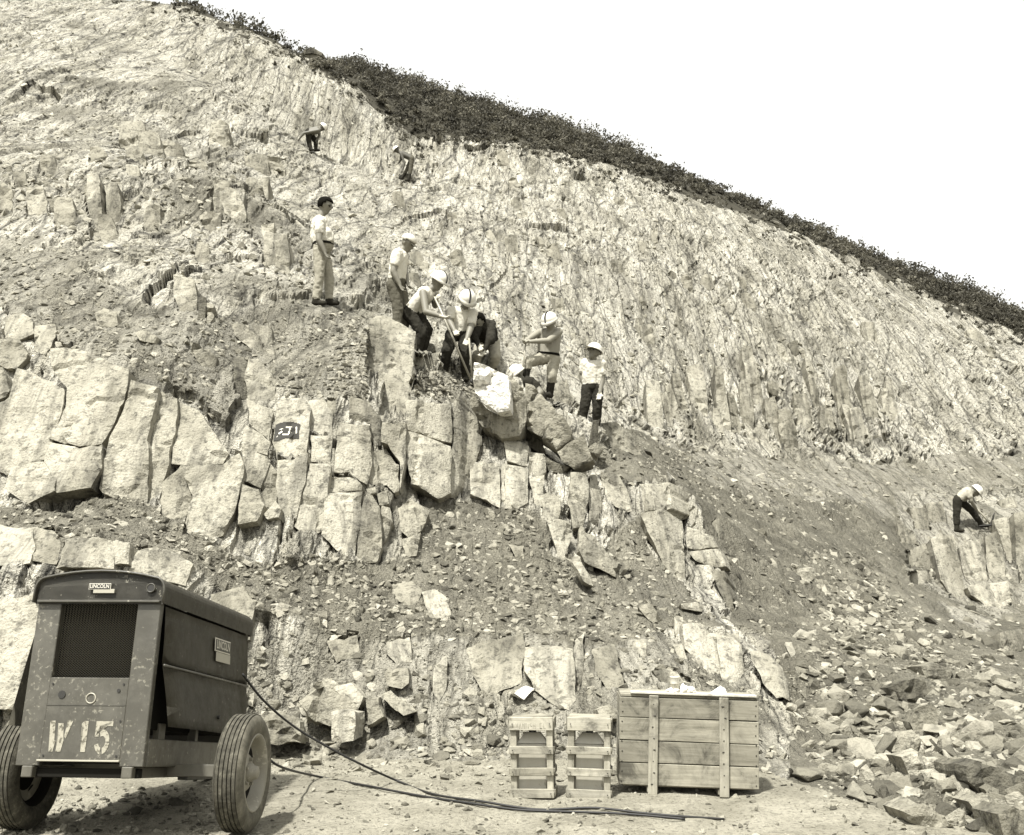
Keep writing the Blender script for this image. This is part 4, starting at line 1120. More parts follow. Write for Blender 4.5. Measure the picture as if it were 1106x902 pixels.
def make_person(D, J, look, facing, sc=1.09, vox=0.011, shirt=None, trousers=None, boots=None, gloves=None, skin=None, sleeve=0.55, head_up=(0, 0, 1),
                hat='helmet', boot_top=0.75, label='', belly=0.0, seed=0, stripe=True, belt=None, hand_dir=None, footdir=None, curl=0.6):
    """J: joint -> (pixel x, pixel y, metres nearer(-)/farther(+) than D)"""
    Q = {k: Vector(at(v[0], v[1], D + (v[2] if len(v) > 2 else 0))) for k, v in J.items()}
    skin = skin or M_skin
    caps = []     # a, b, ra, rb, [(t, material)...]
    def add(a, b, ra, rb, *lab):
        caps.append((a.copy(), b.copy(), ra * sc, rb * sc, lab))
    SK, SH, TR, BO, GL = 'skin', 'shirt', 'trousers', 'boots', 'gloves'
    torso = SH if shirt else SK
    ms = (Q['sl'] + Q['sr']) / 2; mh = (Q['hl'] + Q['hr']) / 2
    spine = mh - ms
    f = Vector(facing).normalized()
    add(ms + spine * .16, ms + spine * .62, .125, .118 + belly * .5, (1, torso))
    add(ms + spine * .55, ms + spine * .92, .115 + belly * .3, .115, (.72, torso), (1, TR))
    if belly: add(ms + spine * .55 + f * .05, ms + spine * .82 + f * .06, .10 + belly, .09 + belly, (.8, torso), (1, TR))
    for s_ in 'lr':
        sh_, hp = Q['s' + s_], Q['h' + s_]
        inner = sh_.lerp(ms, .28)
        add(inner + spine * .06, hp.lerp(mh, .15) - spine * .12, .082, .090, (.92, torso), (1, TR))
        add(sh_.lerp(ms, .1), ms - spine * .02, .062, .062, (1, torso))
        el, wr = Q['e' + s_], Q['w' + s_]
        if shirt and sleeve > 0:
            add(sh_, el, .060, .048, (sleeve, SH), (1, SK))
            add(sh_, sh_.lerp(el, sleeve), .066, .066, (1, SH))
        else:
            add(sh_, el, .060, .046, (1, SK))
        add(el, el.lerp(wr, .35), .046, .044, (1, SH if sleeve > 1 else SK)); add(el.lerp(wr, .35), wr, .044, .030, (1, SH if sleeve > 1 else SK))
        # hand: palm, four fingers of unequal length with a knuckle bend, thumb from the side of the palm
        fd = (wr - el).normalized()
        if hand_dir and s_ in hand_dir: fd = (fd * .4 + Vector(hand_dir[s_])).normalized()
        side = fd.cross(f if abs(fd.dot(f)) < .9 else Vector((0, 0, 1))).normalized(); pal = side.cross(fd).normalized()
        HL = GL if gloves else SK
        gsc = 1.18 if gloves else 1.0
        for o_ in (-.022, 0, .022):
            add(wr + side * o_ * .6, wr + fd * .085 + side * o_, .019 * gsc, .015 * gsc, (1, HL))
        for o_, ln in ((-.030, .068), (-.010, .082), (.010, .076), (.030, .058)):
            k0 = wr + fd * .085 + side * o_
            k1 = k0 + (fd + pal * curl * .5).normalized() * ln * .55
            k2 = k1 + (fd * (1 - curl) + pal * curl * 1.3).normalized() * ln * .5
            add(k0, k1, .0100 * gsc, .0095 * gsc, (1, HL)); add(k1, k2, .0095 * gsc, .0085 * gsc, (1, HL))
        t0 = wr + fd * .028 - side * .028
        t1 = t0 + (fd * .7 - side * .75 + pal * .3).normalized() * .042
        add(t0, t1, .0125 * gsc, .0105 * gsc, (1, HL)); add(t1, t1 + (fd * .8 + pal * .6).normalized() * .034, .0105 * gsc, .009 * gsc, (1, HL))
        kn, an = Q['k' + s_], Q['a' + s_]
        add(hp, kn, .096, .070, (1, TR))
        add(kn, an, .070, .058, (boot_top, TR), (1, BO))
        fdv = Vector(footdir[s_] if footdir and s_ in footdir else facing); fdv.z = min(fdv.z, 0); fdv.normalize()
        dn = Vector((0, 0, -1))
        add(an + dn * .045 - fdv * .03, an + dn * .058 + fdv * .14, .046, .038, (1, BO)); add(an, an + dn * .045, .055, .048, (1, BO))
    # neck and head
    hc = Q['head']; lk = Vector(look).normalized(); up = Vector(head_up); up = (up - lk * up.dot(lk)).normalized(); sd = lk.cross(up).normalized()
    add(ms - spine * .03, hc - up * .07 * sc - lk * .01, .060, .056, (.25, torso), (1, SK))
    add(hc + up * .025 - lk * .012, hc + up * .03 + lk * .012, .094, .090, (1, SK))             # skull
    add(hc - up * .02 + lk * .022, hc - up * .085 + lk * .042, .074, .046, (1, SK))             # jaw and chin
    add(hc + lk * .095 + up * .012, hc + lk * .112 - up * .022, .012, .017, (1, SK))            # nose
    add(hc + lk * .085 + up * .038 - sd * .03, hc + lk * .085 + up * .038 + sd * .03, .014, .014, (1, SK))   # brow
    add(hc + lk * .082 - up * .055 - sd * .018, hc + lk * .082 - up * .055 + sd * .018, .012, .012, (1, SK))  # lips
    for s_ in (-1, 1): add(hc + sd * s_ * .092 + up * .012, hc + sd * s_ * .095 - up * .02, .017, .013, (1, SK))
    org = Vector((mh.x, mh.y, min(Q['al'].z, Q['ar'].z) - .09 * sc))
    me = voxelise(capsules_mesh(caps, org), vox)
    C = co_of(me)
    best = np.full(len(C), 9e9); lab_i = np.zeros(len(C), int)
    names = [SK, SH, TR, BO, GL]
    for a, b, ra, rb, lab in caps:
        A, B = np.array(a - org), np.array(b - org); ab = B - A; L2 = max(ab @ ab, 1e-9)
        t = np.clip(((C - A) @ ab) / L2, 0, 1)
        dist = np.linalg.norm(C - A - t[:, None] * ab, axis=1) - (ra + (rb - ra) * t)
        which = np.zeros(len(C), int)
        lo = -1.0
        for te, nm in lab:
            which = np.where(t > lo, names.index(nm), which); lo = te
        m_ = dist < best
        best = np.where(m_, dist, best); lab_i = np.where(m_, which, lab_i)
    # soften, then cloth folds
    Cn = C.copy()
    E = np.empty(len(me.edges) * 2, np.int32); me.edges.foreach_get('vertices', E); E = E.reshape(-1, 2)
    for _ in range(3):
        i0 = np.concatenate([E[:, 0], E[:, 1]]); i1 = np.concatenate([E[:, 1], E[:, 0]])
        c_ = np.bincount(i0, minlength=len(Cn)); s_ = np.stack([np.bincount(i0, Cn[i1, a_], len(Cn)) for a_ in range(3)], -1)
        hand = (lab_i == 4) | (lab_i == 0)
        Cn = Cn + (s_ / np.maximum(c_, 1)[:, None] - Cn) * np.where(hand, .25, .5)[:, None]
    set_co(me, Cn)
    N = nrm_of(me)
    folds = 0.010 * noise(Cn * np.array([1, 1, .55]), .07, seed) + 0.006 * noise(Cn, .035, seed + 1)
    clothy = np.isin(lab_i, (1, 2)) & ~((lab_i == 1) & (shirt is None))
    Cn = Cn + N * (folds * clothy * sc + np.isin(lab_i, (1, 2)) * .006 * sc)[:, None]
    set_co(me, Cn)
    for m_ in (skin, shirt or skin, trousers, boots or M_boot, gloves or skin): me.materials.append(m_)
    fi = np.empty(len(me.loops), np.int32); me.loops.foreach_get('vertex_index', fi)
    ls = np.empty(len(me.polygons), np.int32); me.polygons.foreach_get('loop_start', ls)
    me.polygons.foreach_set('material_index', lab_i[fi[ls]].astype(np.int32))
    me.polygons.foreach_set('use_smooth', np.ones(len(me.polygons), bool))
    me.update()
    o = link('person', me, None, None, org)
    tag(o, label, 'person')
    # eyes
    for s_ in (-1, 1):
        bm = bmesh.new(); sphere_into(bm, hc + (lk * .088 + sd * s_ * .034 + up * .018) * sc - org, .012 * sc, 8)
        bm_obj('eye', bm, M_eye, o, True)
    frame = Matrix((sd, lk, up)).transposed().to_4x4()
    top = hc - org
    if hat == 'helmet':
        tag_hat = Matrix.Translation(top + up * .035 * sc) @ frame @ Matrix.Diagonal((sc, sc, sc, 1))
        bm = bmesh.new()
        rings = 9; seg = 28; prev = None
        for i in range(rings + 1):
            th = i / rings * math.pi / 2
            ring = []
            for k in range(seg):
                ph = 2 * math.pi * k / seg
                rx, ry, rz = .122, .142, .125
                ridge = 1 + .03 * max(0, 1 - abs(math.cos(ph)) * 5) * math.sin(th)
                ring.append(bm.verts.new((rx * math.cos(th) * math.cos(ph) * ridge, ry * math.cos(th) * math.sin(ph), rz * math.sin(th) * ridge + .01)) if i < rings else None)
            if i == rings:
                v = bm.verts.new((0, 0, rz + .012))
                for k in range(seg): bm.faces.new((prev[k], prev[(k + 1) % seg], v))
            elif prev:
                for k in range(seg): bm.faces.new((prev[k], prev[(k + 1) % seg], ring[(k + 1) % seg], ring[k]))
            if i == 0: first = ring
            prev = ring
        brim_o, brim_u = [], []
        for k in range(seg):
            ph = 2 * math.pi * k / seg; s_ = math.sin(ph)
            ex = .020 + .055 * max(0, s_) ** 2
            brim_o.append(bm.verts.new(((.122 + ex * .7) * math.cos(ph), (.142 + ex) * s_, -.006 - .014 * max(0, s_))))
            brim_u.append(bm.verts.new((.118 * math.cos(ph), .138 * s_, -.006)))
        for k in range(seg):
            j = (k + 1) % seg
            bm.faces.new((first[k], brim_o[k], brim_o[j], first[j])); bm.faces.new((brim_o[k], brim_u[k], brim_u[j], brim_o[j]))
        bmesh.ops.recalc_face_normals(bm, faces=bm.faces[:])
        bm.transform(tag_hat)
        hm = bm_obj('helmet', bm, M_helmet, o, True)
        if stripe:
            bm = bmesh.new(); prev = None
            for i in range(21):
                a = -0.05 + (math.pi + .1) * i / 20
                y_, z_ = .146 * math.cos(a), .131 * math.sin(a) + .012
                cur = [bm.verts.new((w_, y_, z_)) for w_ in (-.013, .013)]
                if prev: bm.faces.new((prev[0], prev[1], cur[1], cur[0]))
                prev = cur
            bmesh.ops.solidify(bm, geom=bm.faces[:], thickness=.004)
            bm.transform(tag_hat)
            bm_obj('stripe', bm, M_stripe, hm, True)
    else:
        hm = Matrix.Translation(top + (up * .035 - lk * .014) * sc) @ frame @ Matrix.Diagonal((sc, sc, sc, 1))
        bm = bmesh.new()
        bmesh.ops.create_uvsphere(bm, u_segments=22, v_segments=14, radius=1, matrix=Matrix.Diagonal((.112, .124, .112, 1)))
        geom = [v for v in bm.verts if v.co.z < ((.045 if v.co.y > .07 else (-.01 if v.co.y > .02 else -.085)) if hat == 'hair' else (.005 if v.co.y > .03 else -.02))]
        bmesh.ops.delete(bm, geom=geom, context='VERTS')
        for v in bm.verts: v.co *= 1 + .05 * random.uniform(-1, 1) * (hat == 'hair')
        bmesh.ops.solidify(bm, geom=bm.faces[:], thickness=.012)
        bm.transform(hm)
        if hat == 'hair': bm_obj('hair', bm, M_hair, o, True)
        else:
            hb = bm_obj('cap', bm, M_white_cloth, o, True)
            bm = bmesh.new()
            pr = [bm.verts.new((.085 * math.cos(a), .085 + .075 * math.sin(a), .005 - .02 * math.sin(a))) for a in np.linspace(0, math.pi, 12)]
            bm.faces.new(pr); bmesh.ops.solidify(bm, geom=bm.faces[:], thickness=.008); bm.transform(hm)
            bm_obj('peak', bm, M_white_cloth, hb, True)
    if belt:
        bm = bmesh.new()
        # ring round the waist following the body
        wc = ms + spine * .84; ax = spine.normalized(); s1 = (Q['sr'] - Q['sl']); s1 = (s1 - ax * s1.dot(ax)); s1 = s1.normalized() if s1.length > .03 else ax.cross(f).normalized(); s2 = ax.cross(s1).normalized()
        lo_, hi_ = [], []
        Cw = Cn + np.array(org); rel = Cw - np.array(wc)
        slab = np.abs(rel @ np.array(ax)) < .03
        rr = rel[slab]; aa = np.arctan2(rr @ np.array(s2), rr @ np.array(s1)); dd = np.linalg.norm(rr - np.outer(rr @ np.array(ax), np.array(ax)), axis=1)
        near_ = dd < .19 * sc
        for k in range(28):
            ph = -math.pi + 2 * math.pi * (k + .5) / 28
            m_ = near_ & (np.abs((aa - ph + math.pi) % (2 * math.pi) - math.pi) < .25)
            R_ = (np.percentile(dd[m_], 80) if m_.any() else .15) + .005
            d_ = s1 * math.cos(ph) + s2 * math.sin(ph)
            lo_.append(bm.verts.new(wc + d_ * R_ - ax * .02 - org)); hi_.append(bm.verts.new(wc + d_ * R_ + ax * .02 - org))
        for k in range(28): bm.faces.new((lo_[k], lo_[(k + 1) % 28], hi_[(k + 1) % 28], hi_[k]))
        bmesh.ops.solidify(bm, geom=bm.faces[:], thickness=.006)
        bm_obj('belt', bm, M_belt, o, True)
    return o, Q

_vx, _vy = project(PD)
def seen_depth(px, py, rad=6):
    """distance of the nearest bit of hillside in view round a pixel"""
    k = (np.abs(_vx - px) < rad) & (np.abs(_vy - py) < rad) & (YY > 12)
    return float(np.percentile(PD[..., 1][k], 10))
# man with dark hair and glasses on the ledge, seen from his right side
p, Q = make_person(17.2, dict(head=(351.5, 223, 0), sl=(346.5, 237, .17), sr=(344.5, 238, -.17), el=(350, 258, .22), wl=(356, 271, .17), er=(344.5, 259.5, -.24), wr=(350.5, 272, -.23),
    hl=(348, 270, .09), hr=(345.5, 270, -.09), kl=(355, 298, .10), kr=(344.5, 298, -.12), al=(355.5, 324, .12), ar=(341.5, 324, -.12)),
    (1, -.25, -.35), (1, -.15, 0), shirt=M_white_cloth, trousers=M_tan_cloth, hat='hair', sc=1.13, belly=.05, skin=M_skin, seed=1, belt=True, sleeve=.55, boot_top=.97,
    label='bareheaded man in white shirt and light trousers standing on the gravel ledge')
hc = Q['head']
bm = bmesh.new()
lk = Vector((1, -.25, -.35)).normalized(); up = Vector((0, 0, 1)); up = (up - lk * up.dot(lk)).normalized(); sd = lk.cross(up)
for s_ in (-1, 1):
    c = hc + lk * .103 + sd * s_ * .036 + up * .02 - p.location
    tube(bm, [c + (sd * math.cos(a) * .024 + up * math.sin(a) * .019) for a in np.linspace(0, 6.283, 12)], .004, 5)
    tube(bm, [c + sd * s_ * .024, c + sd * s_ * .06 - lk * .1], .004, 5)
bm_obj('glasses', bm, M_hair, p)

p2_, Q2 = make_person(15.9, dict(head=(440.5, 263.5, 0), sl=(436, 273, .15), sr=(428, 274, -.17), el=(437, 292, .2), wl=(440, 305, .05), er=(425, 293.5, -.22), wr=(431.5, 307, -.22),
    hl=(430, 307, .09), hr=(425, 307, -.09), kl=(438, 332, .05), kr=(430, 334, -.12), al=(436, 360, .1), ar=(428, 362, -.12)),
    (.8, -.35, -.6), (1, -.35, 0), shirt=M_white_cloth, trousers=M_mid_cloth, hat='cap', seed=2, sleeve=.55, label='man in white cap and white shirt standing behind the tall pale column')

p3_, Q3 = make_person(16.0, dict(head=(473, 304.5, -.05), sl=(467, 315, .12), sr=(457, 316.5, -.18), el=(470, 330, .10), wl=(471.5, 323.5, -.12), er=(460, 337, -.30), wr=(475.5, 341.5, -.33),
    hl=(447, 336, .08), hr=(441, 338, -.1), kl=(462, 356, .0), kr=(456, 359, -.15), al=(455, 383, .05), ar=(449, 386, -.1)),
    (.75, -.5, -.6), (1, -.4, 0), shirt=M_white_cloth, trousers=M_dark_cloth, sleeve=0, gloves=M_glove, seed=3, label='worker in white sleeveless undershirt and striped helmet leaning over a long bar')

p4_, Q4 = make_person(16.2, dict(head=(504, 325, -.12), sl=(511, 338, .02), sr=(488, 336, -.04), el=(508, 355.5, -.14), wl=(504, 367, -.26), er=(485.5, 347.5, -.16), wr=(491, 357.5, -.30),
    hl=(502, 362, .05), hr=(488, 362, .02), kl=(502, 385, -.14), kr=(483, 379, -.16), al=(503, 407, .02), ar=(479.5, 401, .0)),
    (.25, -.75, -.75), (.2, -1, 0), shirt=M_white_cloth, trousers=M_dark_cloth, gloves=M_glove, seed=4, sleeve=.6, head_up=(.15, -.3, 1), label='worker in white t-shirt, white gloves and striped helmet prying with a bar')

p5_, Q5 = make_person(16.6, dict(head=(516.5, 348, -.20), sl=(531, 350, -.05), sr=(517, 351, -.16), el=(530, 366, -.26), wl=(522, 379.5, -.40), er=(512, 364, -.3), wr=(517.5, 373.5, -.42),
    hl=(533, 371, .20), hr=(521, 371, .18), kl=(535, 385, -.05), kr=(515, 385, -.05), al=(532, 400, .12), ar=(513, 400, .12)),
    (-.4, -.7, -.75), (-.3, -1, 0), shirt=M_dark_cloth, trousers=M_tan_cloth, sleeve=1.1, gloves=M_glove, hat='hair', seed=5, label='man in black long-sleeved top bending down behind the white boulder')

p6_, Q6 = make_person(17.3, dict(head=(594, 348.5, -.08), sl=(604, 358.5, .0), sr=(583, 359, .03), el=(592, 368, -.25), wl=(573, 369, -.33), er=(574.5, 364, -.2), wr=(569.5, 367, -.30),
    hl=(598, 388, .04), hr=(586, 387, .0), kl=(596, 406, -.06), kr=(570, 391, -.24), al=(594, 424, .05), ar=(566.5, 413, -.22)),
    (-.4, -.7, -.5), (-.45, -1, 0), shirt=None, trousers=M_tan_cloth, boot_top=.35, seed=6, belt=True, skin=M_skin_pale, label='shirtless worker in striped helmet with one knee raised, gripping an upright bar')

p7_, Q7 = make_person(17.0, dict(head=(558.5, 405, -.1), sl=(574, 412, -.05), sr=(561, 414, -.2), el=(584, 424, -.15), wl=(574, 433, -.28), er=(556, 425, -.3), wr=(560, 435, -.35),
    hl=(583, 428, .25), hr=(573, 430, .15), kl=(577, 438, -.15), kr=(567, 439, -.2), al=(582, 450, .05), ar=(574, 451, .0)),
    (-.7, -.4, -.6), (-.8, -.8, 0), shirt=M_dark_cloth, trousers=M_dark_cloth, sleeve=.5, seed=7, head_up=(-.35, -.2, 1), label='crouching worker half hidden behind boulders, only helmet and dark back showing')

p8_, Q8 = make_person(18.2, dict(head=(641.5, 381, -.02), sl=(650, 393, .0), sr=(631.5, 392, .06), el=(650.5, 409, .0), wl=(648, 424.5, -.08), er=(628, 406, .12), wr=(631, 417, .05),
    hl=(645, 420, .02), hr=(635, 420, .04), kl=(645, 442, -.04), kr=(631, 441, -.02), al=(644, 464, .04), ar=(627, 463, .04)),
    (-.5, -.8, .25), (-.3, -1, 0), shirt=M_white_cloth, trousers=M_dark_cloth, gloves=M_glove, seed=8, stripe=False, sleeve=.6, head_up=(.3, .15, 1), label='worker in white t-shirt and dark trousers standing apart below the face, looking up')

D9 = seen_depth(338, 161) - .3
p9_, Q9 = make_person(D9, dict(head=(348, 138, 0), sl=(344, 140, .2), sr=(344, 141, -.2), el=(345, 146, .2), wl=(342.5, 151, .1), er=(328, 144, -.3), wr=(324, 149, -.3),
    hl=(333.5, 142, .12), hr=(333, 143, -.12), kl=(341, 152.5, .12), kr=(333.5, 153, -.12), al=(341, 161, .12), ar=(335.5, 160.5, -.12)),
    (.6, 0, -.8), (1, -.2, 0), sc=1.16, vox=.02, shirt=None, trousers=M_dark_cloth, skin=M_skin_tan, seed=9, label='shirtless worker in dark trousers bent double high on the slope, facing right')
D10 = seen_depth(438, 191) - .3
p10_, Q10 = make_person(D10, dict(head=(428.5, 162, 0), sl=(433.5, 165.5, .2), sr=(433, 166, -.2), el=(433, 173, .2), wl=(431, 175.5, .2), er=(437, 176, -.25), wr=(435, 184, -.25),
    hl=(445, 171, .12), hr=(445, 171.5, -.12), kl=(440, 182, .12), kr=(443.5, 182.5, -.12), al=(434.5, 192, .12), ar=(441.5, 193.5, -.12)),
    (-.7, 0, -.7), (-1, -.2, 0), sc=1.14, vox=.02, shirt=None, trousers=M_mid_cloth, boot_top=.5, skin=M_skin_deep, seed=10, stripe=True, label='worker in white helmet and light trousers bent forward near the scrub edge, facing left')
p11_, Q11 = make_person(26.2, dict(head=(1053.5, 531, 0), sl=(1046.5, 530, .17), sr=(1046, 531, -.17), el=(1050, 540, .16), wl=(1056, 548.5, .02), er=(1049, 541, -.2), wr=(1055, 551, -.1),
    hl=(1036, 540, .09), hr=(1034.5, 540, -.09), kl=(1049, 551, .08), kr=(1033, 555, -.1), al=(1059.5, 565.5, .1), ar=(1033.5, 570.5, -.1)),
    (.6, -.2, -.8), (1, -.25, 0), vox=.014, shirt=M_grey_cloth, trousers=M_dark_cloth, seed=11, label='worker in grey shirt and helmet swinging a pick on the right-hand outcrop')

# tools
def bar_tool(name, a, b, rad, mat, label, cat, head=None):
    a, b = Vector(a), Vector(b)
    o = empty(name, b)
    bm = bmesh.new(); tube(bm, [a - b, (a - b) * .5 + Vector((.004, 0, 0)), Vector((0, 0, 0))], rad, 10)
    bm_obj('shaft', bm, mat, o, True)
    bm = bmesh.new()
    if head == 'pick':
        ax = (b - a).normalized(); s_ = Vector((0.25, -.1, 1)); s_ = (s_ - ax * s_.dot(ax)).normalized()
        pts = [s_ * t + ax * (.05 * (1 - abs(t) * 9) if abs(t) < .3 else 0) - ax * abs(t) * .25 for t in np.linspace(-.26, .26, 9)]
        tube(bm, pts, [.008, .018, .022, .026, .03, .026, .022, .018, .008], 8)
        bm_obj('pick_head', bm, M_belt, o, True)
    else:
        ax = (b - a).normalized()
        tube(bm, [Vector((0, 0, 0)) + ax * .001, ax * .04, ax * .09 + Vector((.01, 0, 0))], [rad * 1.05, rad * 1.15, rad * .4], 10)
        bm_obj('tip', bm, M_belt, o, True)
    return tag(o, label, cat)
bar_tool('pry_bar', at(469.3, 320.5, 15.80), at(508.5, 410, 15.85), .017, M_steel, 'long steel bar slanting from the leaning worker down to the white boulder', 'pry bar')
bar_tool('pry_bar', at(506.5, 365, 15.88), at(509.8, 408, 15.95), .014, M_wood_handle, 'short pale bar held upright by the worker in white gloves', 'pry bar')
bar_tool('pry_bar', at(568.5, 364, 16.95), at(561.5, 421, 16.95), .013, M_steel, 'upright thin bar in the hands of the shirtless worker', 'pry bar')
bar_tool('pickaxe', at(1053, 547, 26.1), at(1069, 565.5, 26.1), .02, M_wood_handle, 'pickaxe with pale handle biting into the right-hand outcrop', 'pickaxe', 'pick')

# ------------------------------------------------------------------ trailer-mounted welding generator
def paint_mat(name, v, chip_lo, chip_hi, chipv=0.34, rough=0.5):
    m, n, l, b = new_mat(name, rough, 0.45)
    tc = n.new('ShaderNodeTexCoord').outputs['Object']
    base_ = ramp(n, [(0.3, v * .82), (0.7, v * 1.2)]); l.new(tex_noise(n, l, tc, 3.0, 6, 0.7, 0.0, (1, 1, .5)), base_.inputs[0])
    dust = ramp(n, [(0.45, 0.0), (0.8, 1.0)], True); l.new(tex_noise(n, l, tc, 7.0, 8, 0.8), dust.inputs[0])
    chips = n.new('ShaderNodeMapRange'); chips.inputs['From Min'].default_value = chip_lo; chips.inputs['From Max'].default_value = chip_hi
    l.new(mathn(n, l, 'ADD', mathn(n, l, 'MULTIPLY', tex_noise(n, l, tc, 42.0, 3, 0.55), 0.62), mathn(n, l, 'MULTIPLY', tex_noise(n, l, tc, 4.5, 3, 0.6), 0.38)), chips.inputs['Value'])
    c1 = mixc(n, l, mathn(n, l, 'MULTIPLY', dust.outputs[0], 0.25), base_.outputs[0], g(0.26))
    l.new(mixc(n, l, chips.outputs[0], c1, g(chipv)), b.inputs['Base Color'])
    ro = n.new('ShaderNodeMapRange'); ro.inputs['To Min'].default_value = rough - .1; ro.inputs['To Max'].default_value = .9
    l.new(dust.outputs[0], ro.inputs['Value']); l.new(ro.outputs[0], b.inputs['Roughness'])
    bump(n, l, b, mathn(n, l, 'ADD', tex_noise(n, l, tc, 2.2, 3, .5), mathn(n, l, 'MULTIPLY', chips.outputs[0], -.15)), .25, .02)
    return m
M_paint = paint_mat('worn_grey_paint', 0.062, 0.60, 0.63)
M_paint_chipped = paint_mat('chipped_grey_paint', 0.066, 0.56, 0.64, 0.21)
M_paint_side = paint_mat('dull_grey_side_paint', 0.10, 0.62, 0.66, .34, .45)
M_dark = plain('dark_interior', 0.012, 0.9, 0.1)
M_frame_steel = paint_mat('dusty_frame_steel', 0.10, 0.60, 0.68)
M_white_paint = paint_mat('stencil_white', 0.55, 0.0, 0.0001, 0.62)
m_, n, l, b = new_mat('stencil_white_worn', 0.8, 0.2); tc = n.new('ShaderNodeTexCoord').outputs['Object']
r_ = ramp(n, [(0.40, 0.14), (0.46, 0.34), (0.7, 0.44)]); l.new(tex_noise(n, l, tc, 38.0, 4, .6), r_.inputs[0]); l.new(r_.outputs[0], b.inputs['Base Color']); M_stencil = m_
m_, n, l, b = new_mat('dusty_rubber', 0.9, 0.2); tc = n.new('ShaderNodeTexCoord').outputs['Object']
r_ = ramp(n, [(0.35, 0.035), (0.55, 0.09), (0.72, 0.24)]); l.new(tex_noise(n, l, tc, 18.0, 8, .75), r_.inputs[0]); l.new(r_.outputs[0], b.inputs['Base Color']); M_rubber = m_
bump(n, l, b, tex_noise(n, l, tc, 60.0, 3, .6), .5, .006)
m_, n, l, b = new_mat('dusty_sidewall', 0.9, 0.2); tc = n.new('ShaderNodeTexCoord').outputs['Object']
r_ = ramp(n, [(0.3, 0.06), (0.5, 0.13), (0.7, 0.26)]); l.new(tex_noise(n, l, tc, 9.0, 8, .75), r_.inputs[0]); l.new(r_.outputs[0], b.inputs['Base Color']); M_sidewall = m_
M_rim = paint_mat('dusty_rim', 0.26, 0.58, 0.64, .4, .6)
M_badge_white = plain('badge_white', 0.62, 0.4, 0.5)
M_badge_black = plain('badge_black', 0.02, 0.4, 0.5)
M_badge_pale = plain('badge_pale_metal', 0.38, 0.45, 0.5)
M_cable = plain('black_cable', 0.012, 0.6, 0.4)

wr_ = on_ground(257.0, 902.0); yaw = math.radians(-4.0)
wl_ = wr_ - 1.32 * np.array([math.cos(yaw), math.sin(yaw), 0])
mid = (wr_ + wl_) / 2
TILT = math.radians(-9.6)
TR_ = float(np.linalg.norm(wr_ - wl_)) / 2
BX = -.10       # body sits off the middle of the axle
gen = empty('welding_generator', (mid[0] + BX * math.cos(yaw), mid[1] + BX * math.sin(yaw), 0.012))
gen.rotation_mode = 'XYZ'
gen.rotation_euler = (TILT, 0, yaw)
tag(gen, 'grey two-wheeled trailer generator stencilled W 15 in the foreground', 'generator')
W2, ZB, ZT, YF, YR = .362, .36, 1.272, -.52, 1.12      # half width, bottom, eaves, front, rear
def gbox(name, c, s, mat, parent=gen, bevel=.004):
    bm = bmesh.new(); box(bm, c, s, None, bevel); return bm_obj(name, bm, mat, parent)
# body shell: posts, sills and panels
shell = gbox('body', (0, (YF + .03 + YR) / 2 + .02, (.56 + ZT) / 2), (2 * W2 - .09, YR - YF - .16, ZT - .56), M_dark)
for sx in (-1, 1):
    gbox('front_post', (sx * (W2 - .068), YF + .02, (ZB + ZT) / 2), (.136, .05, ZT - ZB), M_paint_chipped)
    gbox('rear_post', (sx * (W2 - .03), YR - .03, (ZB + ZT) / 2), (.06, .06, ZT - ZB), M_paint_side)
    gbox('sill', (sx * (W2 - .018), (YF + YR) / 2 + .02, ZB + .075), (.036, YR - YF - .06, .15), M_frame_steel)
gbox('rear_panel', (0, YR - .012, (ZB + ZT) / 2), (2 * W2 - .12, .02, ZT - ZB), M_paint_side)
gbox('side_post', (W2 - .03, .28, ZB + .14), (.05, .05, .2), M_frame_steel)
gbox('side_post', (W2 - .05, -.22, ZB + .14), (.04, .09, .2), M_paint_side)
# front: grille opening and lower plate
GX, GZ0, GZ1 = .224, .835, ZT
radiator = gbox('radiator', (0, YF + .075, (GZ0 + GZ1) / 2), (2 * GX, .02, GZ1 - GZ0), M_dark, gen, 0)
bm = bmesh.new()
NX_, NZ_ = 26, 34
for k in range(NZ_):
    z0 = GZ0 + (GZ1 - GZ0) * (k + .5) / NZ_; dz = (GZ1 - GZ0) / NZ_ * .5
    pts = []
    for i in range(NX_ * 2 + 1):
        pts.append((-GX + GX * i / NX_, z0 + dz * (1 if i % 2 else -1) * .92))
    for i in range(NX_ * 2):
        (x0, za), (x1, zb) = pts[i], pts[i + 1]
        t_ = .0026
        v = [bm.verts.new(q) for q in ((x0, YF + .036, za - t_), (x1, YF + .036, zb - t_), (x1, YF + .031, zb + t_), (x0, YF + .031, za + t_))]
        bm.faces.new(v)
        w = [bm.verts.new(q) for q in ((x0, YF + .031, za + t_), (x1, YF + .031, zb + t_), (x1, YF + .037, zb + t_ * .6), (x0, YF + .037, za + t_ * .6))]
        bm.faces.new(w)
M_mesh = plain('grille_wire', 0.10, 0.6, 0.4)
bm_obj('grille', bm, M_mesh, gen)
plate = gbox('front_plate', (-.005, YF + .008, (.385 + GZ0) / 2), (2 * .232, .022, GZ0 - .385), M_paint_chipped, gen, .003)
gbox('seam', (-.005, YF - .0042, .685), (2 * .228, .003, .004), M_paint, plate, 0)
gbox('lower_lip', (-.005, YF - .004, .389), (2 * .234, .03, .010), M_badge_pale, plate, .002)
for (x, z) in ((-.21, .415), (.205, .415), (.205, .60), (-.21, .80), (.2, .80)):
    bm = bmesh.new(); tube(bm, [(x, YF - .0075, z), (x, YF + .0, z)], .006, 8); bm_obj('screw', bm, M_badge_black, plate)
